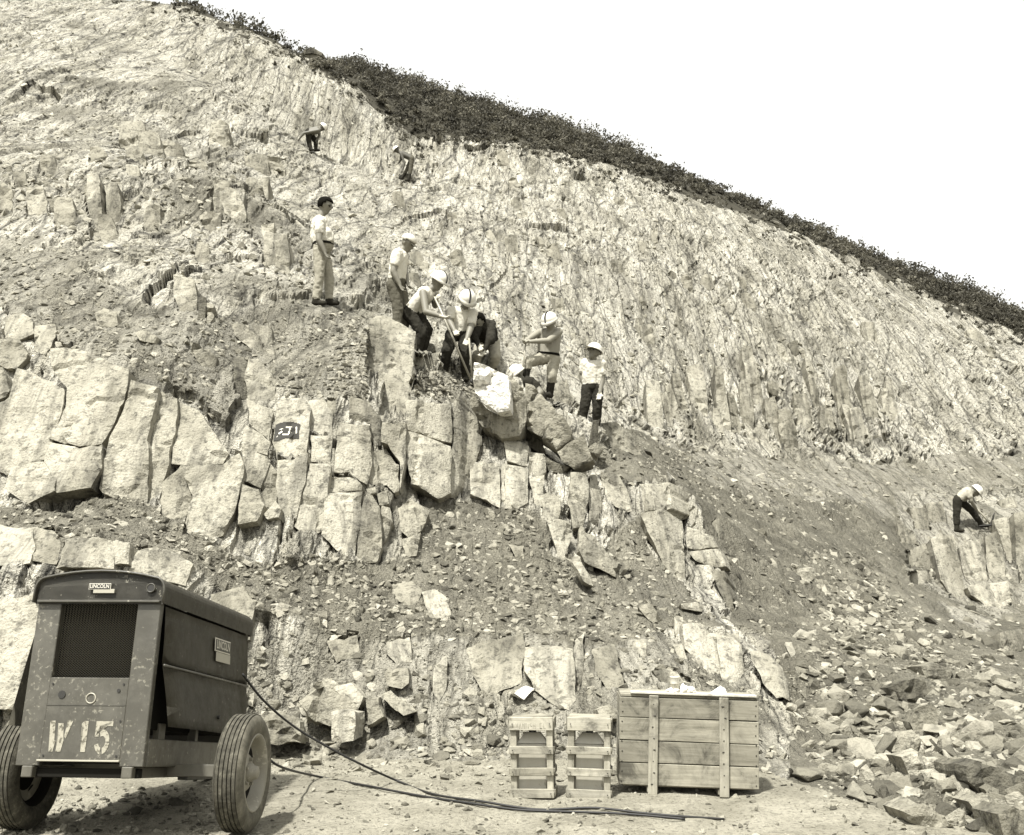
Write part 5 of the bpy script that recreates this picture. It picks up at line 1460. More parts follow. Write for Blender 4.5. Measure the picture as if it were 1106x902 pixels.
def ring_obj(name, c, R_, t_, mat, parent):
    bm = bmesh.new(); tube(bm, [(c[0] + R_ * math.cos(a), c[1], c[2] + R_ * math.sin(a)) for a in np.linspace(0, 6.2832, 20)], t_, 6, False); return bm_obj(name, bm, mat, parent, True)
ring_obj('ring', (.02, YF - .005, .722), .027, .004, M_badge_pale, plate)
for x, z, r0 in ((-.15, .742, .021), (.175, .765, .010)):
    bm = bmesh.new(); tube(bm, [(x, YF - .008, z), (x, YF + .0, z)], r0, 16); bm_obj('knob', bm, M_badge_black, plate)
# stencilled W 15
def stencil(polys, x0, z0, w, h, name):
    bm = bmesh.new()
    for poly in polys:
        vs_ = [bm.verts.new((x0 + w * u, YF - .0055, z0 + h * v)) for u, v in poly]
        bm.faces.new(vs_)
    bmesh.ops.triangulate(bm, faces=bm.faces[:])
    return bm_obj(name, bm, M_stencil, plate)
Wp = [[(0, 1), (.24, 1), (.30, .36), (.36, .36), (.28, 0), (.10, 0)], [(.38, .92), (.62, .92), (.72, .36), (.64, 0), (.42, 0), (.46, .5)], [(.80, 1), (1.05, 1), (.80, .42), (.72, .5)]]
stencil(Wp, -.195, .435, .125, .165, 'letter')
stencil([[(.3, 1), (.75, 1), (.75, 0), (.2, 0), (.25, .84), (0, .82), (0, .92)]], -.012, .435, .05, .165, 'digit')
arc = lambda c, r0, r1, a0, a1, k=9: [(c[0] + r1 * math.cos(math.radians(a)), c[1] + r1 * math.sin(math.radians(a))) for a in np.linspace(a0, a1, k)] + [(c[0] + r0 * math.cos(math.radians(a)), c[1] + r0 * math.sin(math.radians(a))) for a in np.linspace(a1, a0, k)]
five = [[(.08, 1), (1.0, 1), (1.0, .84), (.30, .84), (.30, .50), (.08, .50)], [(x * 1.0, y) for x, y in arc((.5, .33), .19, .40, 120, 2, 9)], arc((.5, .33), .19, .40, -4, -80, 8), arc((.5, .33), .19, .40, -100, -165, 7)]
stencil(five, .062, .435, .105, .165, 'digit')
# roof: arched sheet with rolled edges
def roof_profile(o_):
    pts = []
    for a in np.linspace(180, 118, 5): pts.append((-W2 - .02 + .075 + (.075 + o_) * math.cos(math.radians(a)), ZT + .055 + (.075 + o_) * math.sin(math.radians(a))))
    x0 = pts[-1][0]
    for u in np.linspace(-1, 1, 9)[1:-1]: pts.append((u * abs(x0), ZT + .121 + o_ + .042 * (1 - u * u)))
    right = [(-x, z) for x, z in pts[:5]][::-1]
    pts += right
    return [(-W2 - .02 - o_, ZT - .02)] + pts + [(W2 + .02 + o_, ZT - .02)]
bm = bmesh.new()
out_, in_ = roof_profile(0), roof_profile(-.012)
rows = []
for y in (YF - .03, YF + .5, YR + .03):
    rows.append([bm.verts.new((x, y, z)) for x, z in out_])
for i in range(len(rows) - 1):
    for k in range(len(out_) - 1): bm.faces.new((rows[i][k], rows[i][k + 1], rows[i + 1][k + 1], rows[i + 1][k]))
bmesh.ops.solidify(bm, geom=bm.faces[:], thickness=.012)
roof = bm_obj('roof', bm, M_paint_side, gen)
for nm, y in (('roof_end', YF - .012), ('roof_end', YR + .012)):
    bm = bmesh.new(); f_ = bm.faces.new([bm.verts.new((x * .985, y, z - .006)) for x, z in out_]); bmesh.ops.solidify(bm, geom=[f_], thickness=.012); bm_obj(nm, bm, M_paint, roof)
bm = bmesh.new(); tube(bm, [(x, YF - .032, z) for x, z in out_], .007, 6); bm_obj('roof_bead', bm, M_paint, roof, True)
gbox('roof_lip', (0, YF - .018, ZT - .012), (2 * W2, .03, .014), M_paint, roof, .003)
bm = bmesh.new(); tube(bm, [(W2 - .062, YF - .026, ZT + .065), (W2 - .062, YF + .0, ZT + .065)], .022, 18); bm_obj('lifting_hole', bm, M_badge_black, roof)
ring_obj('hole_rim', (W2 - .062, YF - .026, ZT + .065), .024, .004, M_paint, roof)
# side doors: upper panel and a lower one hanging open
def panel(name, corners, thick, mat, parent, bulge=0.0, sub=6):
    a, b_, c, d = [Vector(q) for q in corners]
    bm = bmesh.new(); grid = []
    for j in range(sub + 1):
        row = []
        for i in range(sub + 1):
            u, v = i / sub, j / sub
            p_ = a.lerp(b_, u).lerp(d.lerp(c, u), v)
            nn = (b_ - a).cross(d - a).normalized()
            p_ = p_ + nn * (bulge * math.sin(math.pi * u) * math.sin(math.pi * v) + .004 * math.sin(7 * u + 3 * v))
            row.append(bm.verts.new(p_))
        grid.append(row)
    for j in range(sub):
        for i in range(sub): bm.faces.new((grid[j][i], grid[j][i + 1], grid[j + 1][i + 1], grid[j + 1][i]))
    bmesh.ops.solidify(bm, geom=bm.faces[:], thickness=thick)
    return bm_obj(name, bm, mat, parent, True)
XS = W2 + .004
up_door = panel('side_door', [(XS + .016, YF + .055, .915), (XS + .02, YR - .02, .90), (XS, YR - .02, ZT - .03), (XS, YF + .055, ZT - .03)], .008, M_paint_side, gen, .008)
up_door['label'] = 'upper side door with a maker plate'
low_door = panel('side_door', [(XS + .09, YF + .055, .575), (XS + .07, YR - .10, .56), (XS + .024, YR - .02, .89), (XS + .02, YF + .055, .905)], .008, M_paint_side, gen, .008)
low_door['label'] = 'lower side door hanging slightly open'
tube_bm = bmesh.new(); tube(tube_bm, [(XS + .03, YF + .055, .91), (XS + .03, YR - .02, .897)], .008, 8); bm_obj('hinge', tube_bm, M_paint, up_door, True)
panel('side_door', [(-XS - .09, YR - .10, .56), (-XS - .10, YF + .055, .575), (-XS, YF + .055, ZT - .03), (-XS, YR - .02, ZT - .03)], .008, M_paint_side, gen, .008)
bm = bmesh.new(); tube(bm, [(XS + .062, .42, .66), (XS + .082, .42, .66)], .012, 12); bm_obj('latch_hole', bm, M_badge_black, low_door)
# maker's plates
def text_mesh(body, size):
    cu = bpy.data.curves.new('lettering', 'FONT'); cu.body = body; cu.size = size; cu.align_x = 'CENTER'; cu.align_y = 'CENTER'; cu.resolution_u = 3; cu.offset = size * .02
    t_ = bpy.data.objects.new('tmp', cu); col.objects.link(t_)
    me = bpy.data.meshes.new_from_object(t_.evaluated_get(bpy.context.evaluated_depsgraph_get()))
    bpy.data.objects.remove(t_); bpy.data.curves.remove(cu)
    return me
def badge(parent, org_, ex, ez, en, w, h, second):
    """plate with rim, dark field, raised lettering and a pale second plate below"""
    F = Matrix((ex, en, ez)).transposed().to_4x4(); F.translation = org_
    def pl(name, cx_, cz_, w_, h_, depth, mat, par):
        bm = bmesh.new(); box(bm, (cx_, -depth / 2, cz_), (w_, depth, h_), None, .001); bm.transform(F); return bm_obj(name, bm, mat, par)
    a = pl('maker_plate', 0, 0, w, h, .005, M_badge_white, parent)
    pl('plate_field', 0, 0, w * .95, h * .82, .007, M_badge_black, a)
    me = text_mesh('LINCOLN', h * .86)
    c_ = co_of(me); wd = c_[:, 0].max() - c_[:, 0].min()
    c_[:, 0] *= w * .86 / wd
    c3 = np.stack([c_[:, 0], np.full(len(c_), -.0085), c_[:, 1]], -1)
    Fm = np.array(F); set_co(me, c3 @ Fm[:3, :3].T + Fm[:3, 3])
    link('lettering', me, M_badge_white, a)
    pl('rating_plate', second[0], second[1], second[2], second[3], .004, M_badge_pale, parent)
badge(roof, Vector((.0, YF - .026, ZT + .072)), Vector((1, 0, 0)), Vector((0, 0, 1)), Vector((0, 1, 0)), .13, .036, (.026, -.026, .125, .024))
dv = Vector((-.016, 0, ZT - .03 - .915)).normalized()
badge(up_door, Vector((XS + .022, YF + 1.03, 1.115)), Vector((0, 1, 0)), dv, Vector((-1, 0, 0)), .30, .085, (.02, -.075, .28, .06))
# running gear
AZ = .34
gbox('axle', (-BX, .0, AZ), (2 * TR_ - .1, .07, .07), M_frame_steel)
for sx in (-1, 1): gbox('frame_rail', (sx * (W2 - .08), .33, ZB - .03), (.06, 1.75, .06), M_frame_steel)
gbox('cross_member', (0, YF + .05, ZB - .035), (2 * W2 - .06, .05, .05), M_dark)
gbox('drawbar', (0, 1.62, ZB - .06), (.07, 1.1, .07), M_frame_steel)
def lathe_x(profile, seg=48):
    bm = bmesh.new(); rings = []
    for x, r_ in profile:
        rings.append([bm.verts.new((x, r_ * math.cos(2 * math.pi * k / seg), r_ * math.sin(2 * math.pi * k / seg))) for k in range(seg)])
    for i in range(len(rings) - 1):
        for k in range(seg): bm.faces.new((rings[i][k], rings[i][(k + 1) % seg], rings[i + 1][(k + 1) % seg], rings[i + 1][k]))
    bmesh.ops.recalc_face_normals(bm, faces=bm.faces[:])
    return bm
R_T = .333
for sx in (1, -1):
    w = empty('wheel'); w.parent = gen; w.location = (sx * TR_ - BX, 0, R_T)
    # tread with ribs
    prof = [(-.055, R_T - .012)]
    xs = np.linspace(-.062, .062, 6)
    for i in range(5):
        a, b_ = xs[i] + .003, xs[i + 1] - .003
        prof += [(a, R_T - .010), (a + .001, R_T), (b_ - .001, R_T), (b_, R_T - .010)]
    bm = lathe_x(prof, 64); ty = bm_obj('tyre', bm, M_rubber, w, False)
    for s2 in (-1, 1):
        side_ = [(s2 * .062, R_T - .006), (s2 * .076, R_T - .022), (s2 * .086, R_T - .065), (s2 * .080, R_T - .105), (s2 * .066, R_T - .125), (s2 * .060, R_T - .130)]
        bm_obj('sidewall', lathe_x(side_, 56), M_sidewall if s2 == sx else M_rubber, ty, True)
    s2 = sx
    rim = [(s2 * .070, R_T - .108), (s2 * .080, R_T - .112), (s2 * .080, R_T - .120), (s2 * .066, R_T - .128), (s2 * .050, R_T - .140), (s2 * .000, R_T - .146), (s2 * -.012, R_T - .160), (s2 * .004, .118), (s2 * .030, .095), (s2 * .034, .05)]
    rm = bm_obj('rim', lathe_x(rim, 40), M_rim, w, True)
    bm_obj('rim_back', lathe_x([(-s2 * .066, R_T - .126), (-s2 * .05, R_T - .145), (s2 * .005, R_T - .16), (s2 * .005, .02)], 32), M_dark, rm, True)
    bm_obj('hub', lathe_x([(s2 * .030, .055), (s2 * .055, .052), (s2 * .062, .042), (s2 * .085, .036), (s2 * .092, .026), (s2 * .094, .001)], 24), M_rim, w, True)
    for k in range(5):
        a = 2 * math.pi * k / 5 + .3
        bm = bmesh.new(); tube(bm, [(s2 * .028, .075 * math.cos(a), .075 * math.sin(a)), (s2 * .050, .075 * math.cos(a), .075 * math.sin(a))], .010, 6); bm_obj('wheel_nut', bm, M_rim, rm)
    for k in range(4):
        a = 2 * math.pi * k / 4 + .6
        bm = bmesh.new()
        pr = [(s2 * -.0005, (.141 + .024 * math.sin(t)) * math.cos(a + .28 * math.cos(t)), (.141 + .024 * math.sin(t)) * math.sin(a + .28 * math.cos(t))) for t in np.linspace(0, 6.2832, 17)[:-1]]
        bm.faces.new([bm.verts.new(q) for q in pr]); bmesh.ops.solidify(bm, geom=bm.faces[:], thickness=.004); bm_obj('vent', bm, M_dark, rm)

# cables
def cable(name, pts, label, rad=.008):
    P_ = [Vector(q) for q in pts]
    fine = []
    for i in range(len(P_) - 1):
        p0, p1, p2, p3 = P_[max(i - 1, 0)], P_[i], P_[i + 1], P_[min(i + 2, len(P_) - 1)]
        for k in range(8):
            t = k / 8
            fine.append(.5 * ((2 * p1) + (p2 - p0) * t + (2 * p0 - 5 * p1 + 4 * p2 - p3) * t * t + (3 * p1 - p0 - 3 * p2 + p3) * t ** 3))
    fine.append(P_[-1])
    org_ = fine[-1].copy()
    bm = bmesh.new(); tube(bm, [q - org_ for q in fine], rad, 8)
    o = bm_obj(name, bm, M_cable, None, True, org_)
    return tag(o, label, 'cable')
def gp(px, py, lift=.012):
    q = on_ground(float(px), float(py)); s_ = surf(q[0:1], q[1:2])[0]
    return (s_[0], s_[1], s_[2] + lift)
cable('welding_cable', [at(262, 728, 7.15), at(285, 757, 7.3), at(318, 785, 7.5), at(358, 809, 7.6), at(395, 828, 7.7), gp(430, 847), gp(468, 861), gp(520, 870), gp(580, 875), gp(640, 876), gp(690, 880), gp(735, 883), gp(782, 882)],
      'black cable sagging from the rear of the generator to the ground')
cable('welding_cable', [at(285, 815, 6.9), at(305, 829, 7.0), gp(345, 841), gp(400, 853), gp(455, 863), gp(505, 871), gp(560, 877), gp(620, 879), gp(680, 883), gp(740, 886)],
      'black cable lying along the ground from behind the generator wheel')

# ------------------------------------------------------------------ crates
def wood_mat(name, v, along):
    m, n, l, b = new_mat(name, 0.9, 0.15)
    tc = n.new('ShaderNodeTexCoord').outputs['Object']
    oi = n.new('ShaderNodeObjectInfo').outputs['Random']
    off = n.new('ShaderNodeVectorMath'); off.operation = 'ADD'; l.new(tc, off.inputs[0])
    cmb = n.new('ShaderNodeCombineXYZ')
    for k in range(3): l.new(mathn(n, l, 'MULTIPLY', oi, 7.3 + 5 * k), cmb.inputs[k])
    l.new(cmb.outputs[0], off.inputs[1])
    st = [(6, 60, 60), (60, 60, 6)][along == 'z']
    st = {'x': (3, 40, 40), 'z': (40, 40, 3), 'y': (40, 3, 40)}[along]
    grain = tex_noise(n, l, off.outputs[0], 1.0, 6, .65, .3, st)
    r_ = ramp(n, [(0.25, v * .62), (0.45, v * .95), (0.7, v * 1.25)]); l.new(grain, r_.inputs[0])
    st2 = tex_noise(n, l, off.outputs[0], 4.0, 6, .75, .6)
    r2 = ramp(n, [(0.34, 0.35), (0.46, 0.85), (0.6, 1.1)], True); l.new(st2, r2.inputs[0])
    tone = ramp(n, [(0, .78), (1, 1.12)], True); l.new(oi, tone.inputs[0])
    c = mixc(n, l, 1.0, mixc(n, l, 1.0, r_.outputs[0], r2.outputs[0], 'MULTIPLY'), tone.outputs[0], 'MULTIPLY')
    l.new(c, b.inputs['Base Color'])
    bump(n, l, b, grain, .35, .006)
    return m
M_plank_x = wood_mat('weathered_plank', 0.32, 'x')
M_plank_y = wood_mat('weathered_plank_depth', 0.30, 'y')
M_batten = wood_mat('pale_batten', 0.40, 'z')
M_slat_x = wood_mat('pale_slat', 0.43, 'x')
M_lid = wood_mat('bleached_lid_board', 0.70, 'x')
M_nail = plain('nail', 0.03, .6)
M_can = paint_mat('grey_can_metal', 0.46, 0.60, 0.66, .3, .4)
M_paper = plain('white_paper', 0.85, 0.8, 0.2)

def wbox(name, c, s, mat, parent, wob=.003, bevel=.003):
    bm = bmesh.new(); box(bm, (0, 0, 0), s, Matrix.Rotation(random.uniform(-1, 1) * wob, 3, 'Y'), bevel)
    return bm_obj(name, bm, mat, parent, False, c)
fl_ = on_ground(668.0, 857.0); fr_ = on_ground(820.0, 858.5)
bw = float(np.linalg.norm(fr_ - fl_)); byaw = math.atan2(fr_[1] - fl_[1], fr_[0] - fl_[0])
crate = empty('wooden_crate', ((fl_[0] + fr_[0]) / 2, (fl_[1] + fr_[1]) / 2, 0.0), (0, math.radians(1.6), byaw))
tag(crate, 'large weathered plank crate with two upright battens on the quarry floor', 'crate')
BH, BD = .655, .36
hw = bw / 2
zs = [.045, .195, .345, .50, BH - .015]
for i in range(4):
    h_ = zs[i + 1] - zs[i] - .006
    wbox('plank', (0, .012, (zs[i] + zs[i + 1]) / 2), (bw, .022, h_), M_plank_x, crate)
    wbox('plank', (0, BD, (zs[i] + zs[i + 1]) / 2), (bw, .022, h_), M_plank_x, crate)
    for sx in (-1, 1): wbox('plank', (sx * (hw - .013), BD / 2 + .005, (zs[i] + zs[i + 1]) / 2), (.022, BD - .04, h_), M_plank_y, crate)
for k in range(4): wbox('plank', (0, .055 + k * .083, BH - .005), (bw - .01, .079, .02), M_plank_x, crate, .001)
for k in range(4): wbox('plank', (0, .055 + k * .083, .05), (bw - .06, .079, .02), M_plank_x, crate, .001)
for x in (-hw + .235, hw - .24):
    bt = wbox('batten', (x, -.011, BH / 2 - .005), (.064, .022, BH + .01), M_batten, crate, .006)
    for z in np.linspace(.06, BH - .06, 8):
        bm = bmesh.new(); tube(bm, [(random.uniform(-.02, .02), -.013, z - BH / 2 + .005), (0.0, -.009, z - BH / 2 + .005)], .004, 6); bm_obj('nail', bm, M_nail, bt)
    wbox('skid', (x, BD / 2 + .01, .018), (.075, BD, .036), M_batten, crate)
lid = wbox('lid_board', (.03, .02, BH + .0155), (bw - .09, .06, .016), M_lid, crate, .001)
for sx in (-1, 1):
    for z in np.linspace(.07, BH - .05, 9):
        bm = bmesh.new(); tube(bm, [(sx * (hw - .014 - random.uniform(0, .012)), -.001, z), (sx * (hw - .02), .004, z)], .005, 6); bm_obj('nail', bm, M_nail, crate)
Rc = Matrix.Translation(crate.location) @ crate.rotation_euler.to_matrix().to_4x4()
def on_crate(x, y, z=0): return Rc @ Vector((x, y, BH + .0235 + z))
# things left on the lid
bm = bmesh.new(); prev = None
for (r0, z0) in ((.0, .0), (.026, .0), (.029, .03), (.034, .075), (.036, .077), (.033, .077), (.027, .006), (0, .006)):
    ring = [bm.verts.new((r0 * math.cos(a), r0 * math.sin(a), z0)) for a in np.linspace(0, 6.2832, 19)[:-1]]
    if prev:
        for k in range(18): bm.faces.new((prev[k], prev[(k + 1) % 18], ring[(k + 1) % 18], ring[k]))
    prev = ring
bmesh.ops.remove_doubles(bm, verts=bm.verts[:], dist=1e-5)
tag(bm_obj('paper_cup', bm, M_paper, None, True, on_crate(-.095, .03, .028)), 'white paper cup standing on wrappers on top of the large crate', 'cup')
def paper(px_off, y, w, d, h, seed, label, z=0.0):
    bm = bmesh.new(); bmesh.ops.create_icosphere(bm, subdivisions=3, radius=1)
    for v in bm.verts:
        c_ = np.array([tuple(v.co)])
        k = 1 + .38 * noise(c_, .7, seed)[0] + .15 * noise(c_, .25, seed + 1)[0]
        v.co = Vector((v.co.x * w / 2 * k, v.co.y * d / 2 * k, max(-.42, v.co.z) * h * .65 * k + h * .30))
    zmin = min(v.co.z for v in bm.verts)
    for v in bm.verts: v.co.z -= zmin
    o = bm_obj('crumpled_paper', bm, M_paper, None, False, on_crate(px_off, y, z)); return tag(o, label, 'paper')
paper(-.098, .03, .095, .08, .034, 3, 'flattened white wrapper under the paper cup on the large crate')
paper(-.035, .04, .06, .06, .06, 4, 'crumpled white paper beside the paper cup, nearest to it')
paper(.012, .03, .075, .05, .045, 5, 'crumpled white paper lying right of the other papers on the crate')
bm = bmesh.new()
vs_ = [bm.verts.new(q) for q in ((-.055, -.03, 0), (.05, -.03, 0), (.05, .05, 0), (-.055, .05, 0), (.02, -.02, .048), (.042, -.02, .036), (.042, .04, .036), (.02, .04, .05))]
for f_ in ((3, 2, 1, 0), (0, 1, 5, 4), (1, 2, 6, 5), (2, 3, 7, 6), (3, 0, 4, 7), (4, 5, 6, 7)): bm.faces.new([vs_[k] for k in f_])
tag(bm_obj('stone_wedge', bm, M_rock_white, None, False, on_crate(hw - .27, .03)), 'white wedge of stone lying on the right end of the large crate', 'stone')

# two small slatted crates, a can inside each
def small_crate(px0, px1, pybot, label, can_label, lean, dark_third):
    a = on_ground(float(px0), float(pybot)); b_ = on_ground(float(px1), float(pybot + 1))
    w = float(np.linalg.norm(b_ - a)); hw_ = w / 2; Hh = .535; Dp = .21
    root = empty('slatted_crate', ((a[0] + b_[0]) / 2, (a[1] + b_[1]) / 2, surf(np.array([a[0]]), np.array([a[1]]))[0][2] - .005), (math.radians(-2), math.radians(lean), math.atan2(b_[1] - a[1], b_[0] - a[0])))
    tag(root, label, 'crate', 'small slatted crates')
    for y in (.012, Dp):
        for sx in (-1, 1): wbox('stile', (sx * (hw_ - .024), y, Hh / 2), (.044, .02, Hh), M_batten, root)
    for z, h_, k in ((Hh - .045, .088, 0), (.315, .052, 1), (.172, .052, 2), (.03, .06, 3)):
        fr = wbox('slat', (0, -.010, z), (w + .004, .018, h_), (M_plank_x if (k == 2 and dark_third) else M_slat_x), root, .008)
        if k == 0: head = fr
        wbox('slat', (0, Dp + .021, z), (w + .004, .018, h_), M_slat_x, root, .008)
        for sx in (-1, 1):
            wbox('slat', (sx * (hw_ + .002), Dp / 2 + .006, z), (.018, Dp - .01, h_ * .8), M_plank_y, root, 0)
        for sx in (-1, 1):
            bm = bmesh.new(); tube(bm, [(sx * (hw_ - .02), -.0205, 0), (sx * (hw_ - .02), -.015, 0)], .0045, 6); bm_obj('nail', bm, M_nail, fr)
    wbox('base_board', (0, Dp / 2, .012), (w - .05, Dp - .03, .018), M_plank_y, root, 0)
    wbox('top_board', (0, Dp / 2 + .005, Hh - .004), (w - .01, Dp + .02, .014), M_plank_x, root, 0)
    R4 = Matrix.Translation(root.location) @ root.rotation_euler.to_matrix().to_4x4()
    # can: body, shoulder, cap
    can = empty('metal_can', R4 @ Vector((0, .107, .023)), root.rotation_euler)
    tag(can, can_label, 'can', 'cans in the slatted crates')
    bm = bmesh.new(); box(bm, (0, 0, .165), (w - .075, .14, .33), None, .02); bm_obj('can_body', bm, M_can, can)
    bm = bmesh.new()
    lo_ = [(-(w - .09) / 2, -.06), ((w - .09) / 2, -.06), ((w - .09) / 2, .06), (-(w - .09) / 2, .06)]
    A_ = [bm.verts.new((x, y, .331)) for x, y in lo_]; B_ = [bm.verts.new((x * .52, y * .5, .40)) for x, y in lo_]
    bm.faces.new(A_[::-1]); bm.faces.new(B_)
    for k in range(4): bm.faces.new((A_[k], A_[(k + 1) % 4], B_[(k + 1) % 4], B_[k]))
    bm_obj('shoulder', bm, M_can, can)
    bm = bmesh.new(); tube(bm, [(0, 0, .40), (0, 0, .435)], .026, 16); bm_obj('cap', bm, M_badge_black, can)
    return root, head, w
c1, head1, w1 = small_crate(551.5, 598.5, 859, 'small slatted crate with faded lettering on its top board, leftmost of the crates', 'grey metal can inside the leftmost slatted crate', -1.0, True)
c2, head2, w2 = small_crate(612.5, 659.5, 860, 'small slatted crate with plain top board beside the large crate', 'grey metal can inside the slatted crate beside the large crate', .8, False)
# worn, hardly readable stencil on the left crate's top board
bm = bmesh.new()
def stroke(x0, z0, x1, z1, t_=.0035):
    d_ = Vector((x1 - x0, 0, z1 - z0)); nrm_ = Vector((-d_.z, 0, d_.x)).normalized() * t_
    q = [Vector((x0, -.0102, z0)) + nrm_, Vector((x1, -.0102, z1)) + nrm_, Vector((x1, -.0102, z1)) - nrm_, Vector((x0, -.0102, z0)) - nrm_]
    bm.faces.new([bm.verts.new(v) for v in q])
h0, h1 = -.030, .004
x = -.105
for ch in ('M', 'A', 'N', 'O', 'S', 'H', 'I', 'E', 'L'):
    w_ = .019
    S = {'M': [(0, 0, 0, 1), (0, 1, .5, .3), (.5, .3, 1, 1), (1, 1, 1, 0)], 'A': [(0, 0, .5, 1), (.5, 1, 1, 0)], 'N': [(0, 0, 0, 1), (0, 1, 1, 0), (1, 0, 1, 1)], 'O': [(0, 0, 0, 1), (1, 0, 1, .9), (0, 0, 1, 0)],
         'S': [(1, 1, 0, .8), (0, .8, 1, .3), (1, .3, 0, 0)], 'H': [(0, 0, 0, 1), (1, 0, 1, 1), (0, .5, 1, .5)], 'I': [(.5, 0, .5, 1)], 'E': [(0, 0, 0, 1), (0, 0, 1, 0), (0, 1, 1, 1)], 'L': [(0, 0, 0, 1), (0, 0, 1, 0)]}[ch]
    for a0, b0, a1, b1 in S:
        if random.random() < .22: continue
        stroke(x + a0 * w_ * .75, h0 + b0 * (h1 - h0), x + a1 * w_ * .75, h0 + b1 * (h1 - h0), .0022)
    x += .024
bm_obj('faded_lettering', bm, M_stencil, head1)

# ------------------------------------------------------------------ boulders that can be told apart
for i, (poly, proud, thick, mat, label, depth, ext) in enumerate(BOULDERS):
    me, cen = prism(poly, proud, thick, ext, .055, .045, 9000 + i * 13, depth=depth, flat=.55 if i < 30 else .12)
    tag(link('boulder', me, {'w': M_rock_white, 'm': M_rock_mid, 'd': M_rock_dark, 'p': M_rock}[mat], None, cen), label, 'boulder')

# small pale rock pillar with a flat cap on the edge of the scrub
d_ = 48.6
root = empty('capped_rock', at(337.5, 71.5, d_))
tag(root, 'small pale block with a flat dark cap at the scrub edge near the skyline', 'rock')
me, cen = prism([(331, 57), (337, 55), (344, 58), (345, 71), (332, 72)], 0, .7, (.2, 1, 0), .12, .04, 777, depth=d_)
o = link('block', me, M_rock_mid, root, Vector(cen) - root.location)
me, cen = prism([(329, 55), (336, 52), (347, 57), (346, 59.5), (337, 57), (330, 58)], .06, .8, (.2, 1, 0), .12, .02, 778, depth=d_)
o = link('cap_slab', me, M_rock_dark, root, Vector(cen) - root.location)
for px_, py_, w_, lab in ((418, 117, 10, 'pale boulder at the scrub edge above the worker facing left'), (431, 131, 6, 'small pale stone at the scrub edge below the other one')):
    o = put_stone(px_, py_, w_, None, 1234 + px_, M_rock, 1.2, 'boulder', .0); tag(o, lab, 'boulder')
o = put_stone(229, 154, 13, None, 77, M_rock_dark, 1.0, 'boulder', .05); tag(o, 'lone dark boulder high on the left of the face', 'boulder')
o = put_stone(300, 187, 15, None, 78, M_rock_dark, .8, 'boulder', .1); tag(o, 'dark flat boulder on the face above the bareheaded man, to his left', 'boulder')
o = put_stone(380, 236, 12, None, 79, M_rock_dark, .6, 'boulder', .1); tag(o, 'dark flat boulder just right of the bareheaded man', 'boulder')
o = put_stone(1079, 516, 8, None, 80, M_rock_dark, .7, 'boulder', .0); tag(o, 'small black stone on the bench behind the right-hand worker', 'boulder')

# painted mark on a column: dark patch with worn white strokes
pts = [(297, 459), (303, 456), (312, 455), (320, 456), (325, 458), (323.5, 466), (323, 474), (318, 474.5), (310, 473), (301, 476), (294.5, 477), (296, 468)]
bm = bmesh.new()
mc = marked_col
def cast(px_, py_, off):
    r0 = Vector(pdir(px_, py_)).normalized(); o0 = Vector(CAM) - mc.location
    ok, loc, nr, _ = mc.ray_cast(o0, r0)
    return (loc - r0 * off) if ok else None
def patch(pts_, off, mat, name):
    bm = bmesh.new(); a = np.array(pts_)
    xs_ = np.arange(a[:, 0].min(), a[:, 0].max(), .75); ys_ = np.arange(a[:, 1].min(), a[:, 1].max(), .75)
    G_ = {}
    for i_, x_ in enumerate(xs_):
        for j_, y_ in enumerate(ys_):
            if in_poly(np.array([x_]), np.array([y_]), pts_)[0]:
                q = cast(x_, y_, off)
                if q is not None: G_[i_, j_] = bm.verts.new(q)
    for (i_, j_) in list(G_):
        k = [(i_, j_), (i_ + 1, j_), (i_ + 1, j_ + 1), (i_, j_ + 1)]
        if all(t in G_ for t in k): bm.faces.new([G_[t] for t in k[::-1]])
    return bm_obj(name, bm, mat, mc)
bpy.context.view_layer.update()
patch(pts, .012, plain('black_marking_paint', .03, .8), 'painted_patch')
for st in ([(302, 463), (306, 462), (306, 464), (302, 465)], [(300, 468), (304, 464.5), (306, 466.5), (301.5, 470)], [(308, 460.5), (316, 460), (316.5, 462), (308.5, 462.8)], [(312, 462), (315, 462), (313, 469), (310.5, 469)], [(305, 468.5), (312.5, 468.5), (312.5, 470.6), (305, 470.6)], [(319, 461), (321.2, 461), (320.8, 469), (318.6, 469)], [(298.6, 471), (300.6, 470), (300, 472.5), (298.6, 472.5)]):
    patch(st, .02, M_badge_white, 'painted_stroke')

# ------------------------------------------------------------------ scrub on the hilltop
M_leaf, n, l, b = new_mat('scrub_leaves', 0.8, 0.25)
isl = n.new('ShaderNodeNewGeometry').outputs['Random Per Island']
r_ = ramp(n, [(0.0, 0.075), (0.5, 0.11), (0.85, 0.15), (1.0, 0.2)]); l.new(isl, r_.inputs[0])
ta = n.new('ShaderNodeAttribute'); ta.attribute_name = 'tone'
lc = mixc(n, l, 1.0, r_.outputs[0], ta.outputs['Color'], 'MULTIPLY'); l.new(lc, b.inputs['Base Color'])
tl = n.new('ShaderNodeBsdfTranslucent'); l.new(lc, tl.inputs['Color']); ms_ = n.new('ShaderNodeMixShader'); ms_.inputs[0].default_value = .35
l.new(b.outputs[0], ms_.inputs[1]); l.new(tl.outputs[0], ms_.inputs[2]); l.new(ms_.outputs[0], n['Material Output'].inputs['Surface'])
M_twig = plain('scrub_twigs', 0.05)
